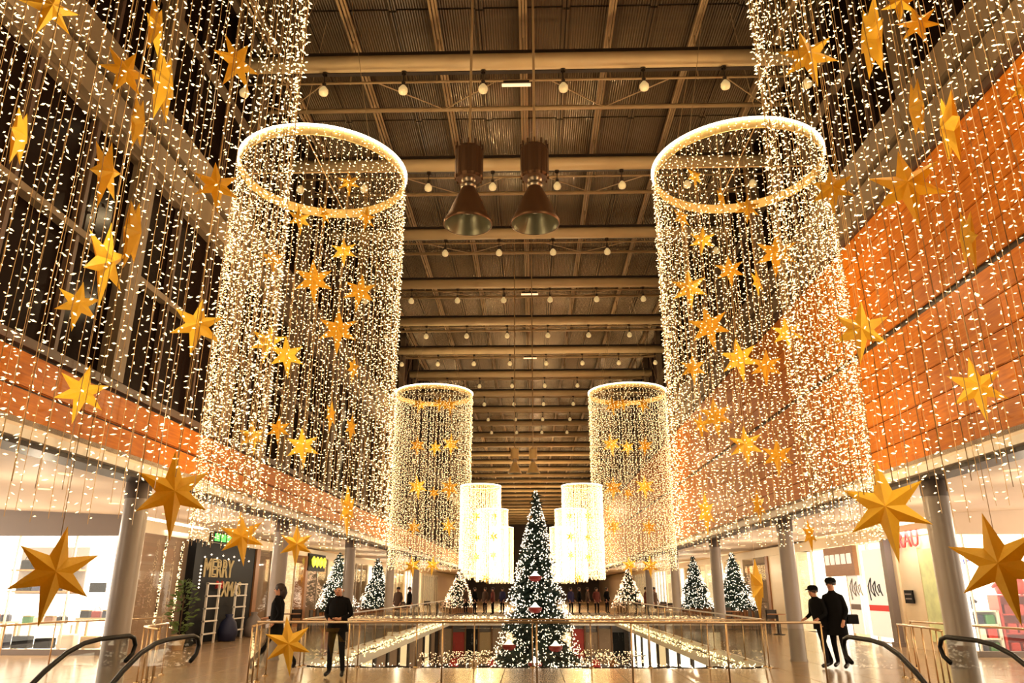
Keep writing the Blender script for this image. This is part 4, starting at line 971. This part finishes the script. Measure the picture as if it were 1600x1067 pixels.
# woman walking to the left
Jw = joints(knL=(.09,-.2,.50), anL=(.09,-.28,.12), toL=(.09,-.45,.07), knR=(-.09,.14,.50), anR=(-.09,.44,.20), toR=(-.09,.40,.06), elL=(.24,.1,1.16), wrL=(.23,-.03,.97), paL=(.23,-.07,.92), elR=(-.24,-.02,1.15), wrR=(-.2,-.22,1.05), paR=(-.2,-.28,1.05))
pw = on_floor(425, 1050)
person((pw.x, pw.y, 0), -PI/2+.15, Jw, 'woman in a dark coat with long dark hair walking left on the bridge', hairlong=True, coat_len=.70)
# couple at the right
Ja = joints(chest=(0,-.07,1.31), neck=(0,-.10,1.46), jaw=(0,-.14,1.51), skull=(0,-.14,1.60), crown=(0,-.13,1.65), nose=(0,-.245,1.575), spine=(0,-.02,1.14), knL=(.09,-.1,.5), anL=(.09,-.02,.1), toL=(.09,-.2,.045), knR=(-.09,.08,.5), anR=(-.09,.24,.11), toR=(-.09,.07,.045), elL=(.25,-.05,1.12), wrL=(.2,-.25,1.02), paL=(.2,-.3,1.0), elR=(-.25,-.05,1.12), wrR=(-.2,-.25,1.02), paR=(-.2,-.3,1.0), shL=(.18,-.07,1.38), shR=(-.18,-.07,1.38))
pa = on_floor(1292, 1044)
person((pa.x, pa.y, 0), -PI/2+.35, Ja, 'left one of the couple at right, dark coat and flat cap, leaning slightly left', hat='coat', coat_len=.80)
Jb = joints(knL=(.11,-.03,.5), anL=(.12,.05,.1), toL=(.13,-.12,.045), knR=(-.13,.08,.5), anR=(-.15,.22,.11), toR=(-.16,.05,.045), neck=(0,-.02,1.53), jaw=(0,-.03,1.60), skull=(0,-.03,1.69), crown=(0,-.02,1.75), nose=(0,-.135,1.665), chest=(0,-.01,1.37))
pb_ = on_floor(1318, 1046)
tb = person((pb_.x, pb_.y+.1, 0), -PI/2+.8, Jb, 'taller one of the couple at right in a long dark coat and cap', hat='coat', coat_len=.66)
tb.scale = (1.04, 1.04, 1.04)
t = empty('shoulder_bag', (pb_.x+.32, pb_.y+.05, .95), 'small black bag at the side of the taller man on the right', 'bag')
MB().bevbox((pb_.x+.22, pb_.y, .92), (pb_.x+.48, pb_.y+.12, 1.12), .02).build('bag_body', 'black', t)
MB().tube([(pb_.x+.26, pb_.y+.06, 1.1), (pb_.x+.2, pb_.y+.06, 1.3), (pb_.x+.1, pb_.y+.06, 1.48)], .012, 5).build('strap', 'black', t)
# far people around the far opening
Js = joints(); far_src = None
M['coat_red'] = mat('red_coat', (.16, .03, .02), .8); M['coat_blue'] = mat('blue_coat', (.03, .025, .10), .8); M['coat_brown'] = mat('brown_coat', (.10, .05, .03), .8)
srcs = []
for k, (px, Y, cm_) in enumerate(((892,54,'coat_blue'),(905,54.6,'coat'),(918,55.5,'coat_brown'),(932,54.2,'coat_red'),(948,57,'coat'),(1010,44,'coat_red'),(1022,45,'coat_brown'),(770,54,'coat_red'),(758,54.8,'coat_brown'),(742,54.3,'coat'),(785,55.2,'coat_blue'),(640,42,'coat'),(622,42.6,'coat_brown'),(728,56,'coat_brown'))):
    x = at_y(px, 930, Y).x
    lb = f'distant {dict(coat="black", coat_red="dark red", coat_blue="dark blue", coat_brown="brown")[cm_]}-coated person, {"right" if px>830 else "left"} of the middle fir, {ORD[k if px>830 and k<7 else (k-7)]} of that side'
    person((x, Y, 0), rnd.uniform(-2, 2), Js, lb, group='people by the far cafe', coat=cm_)
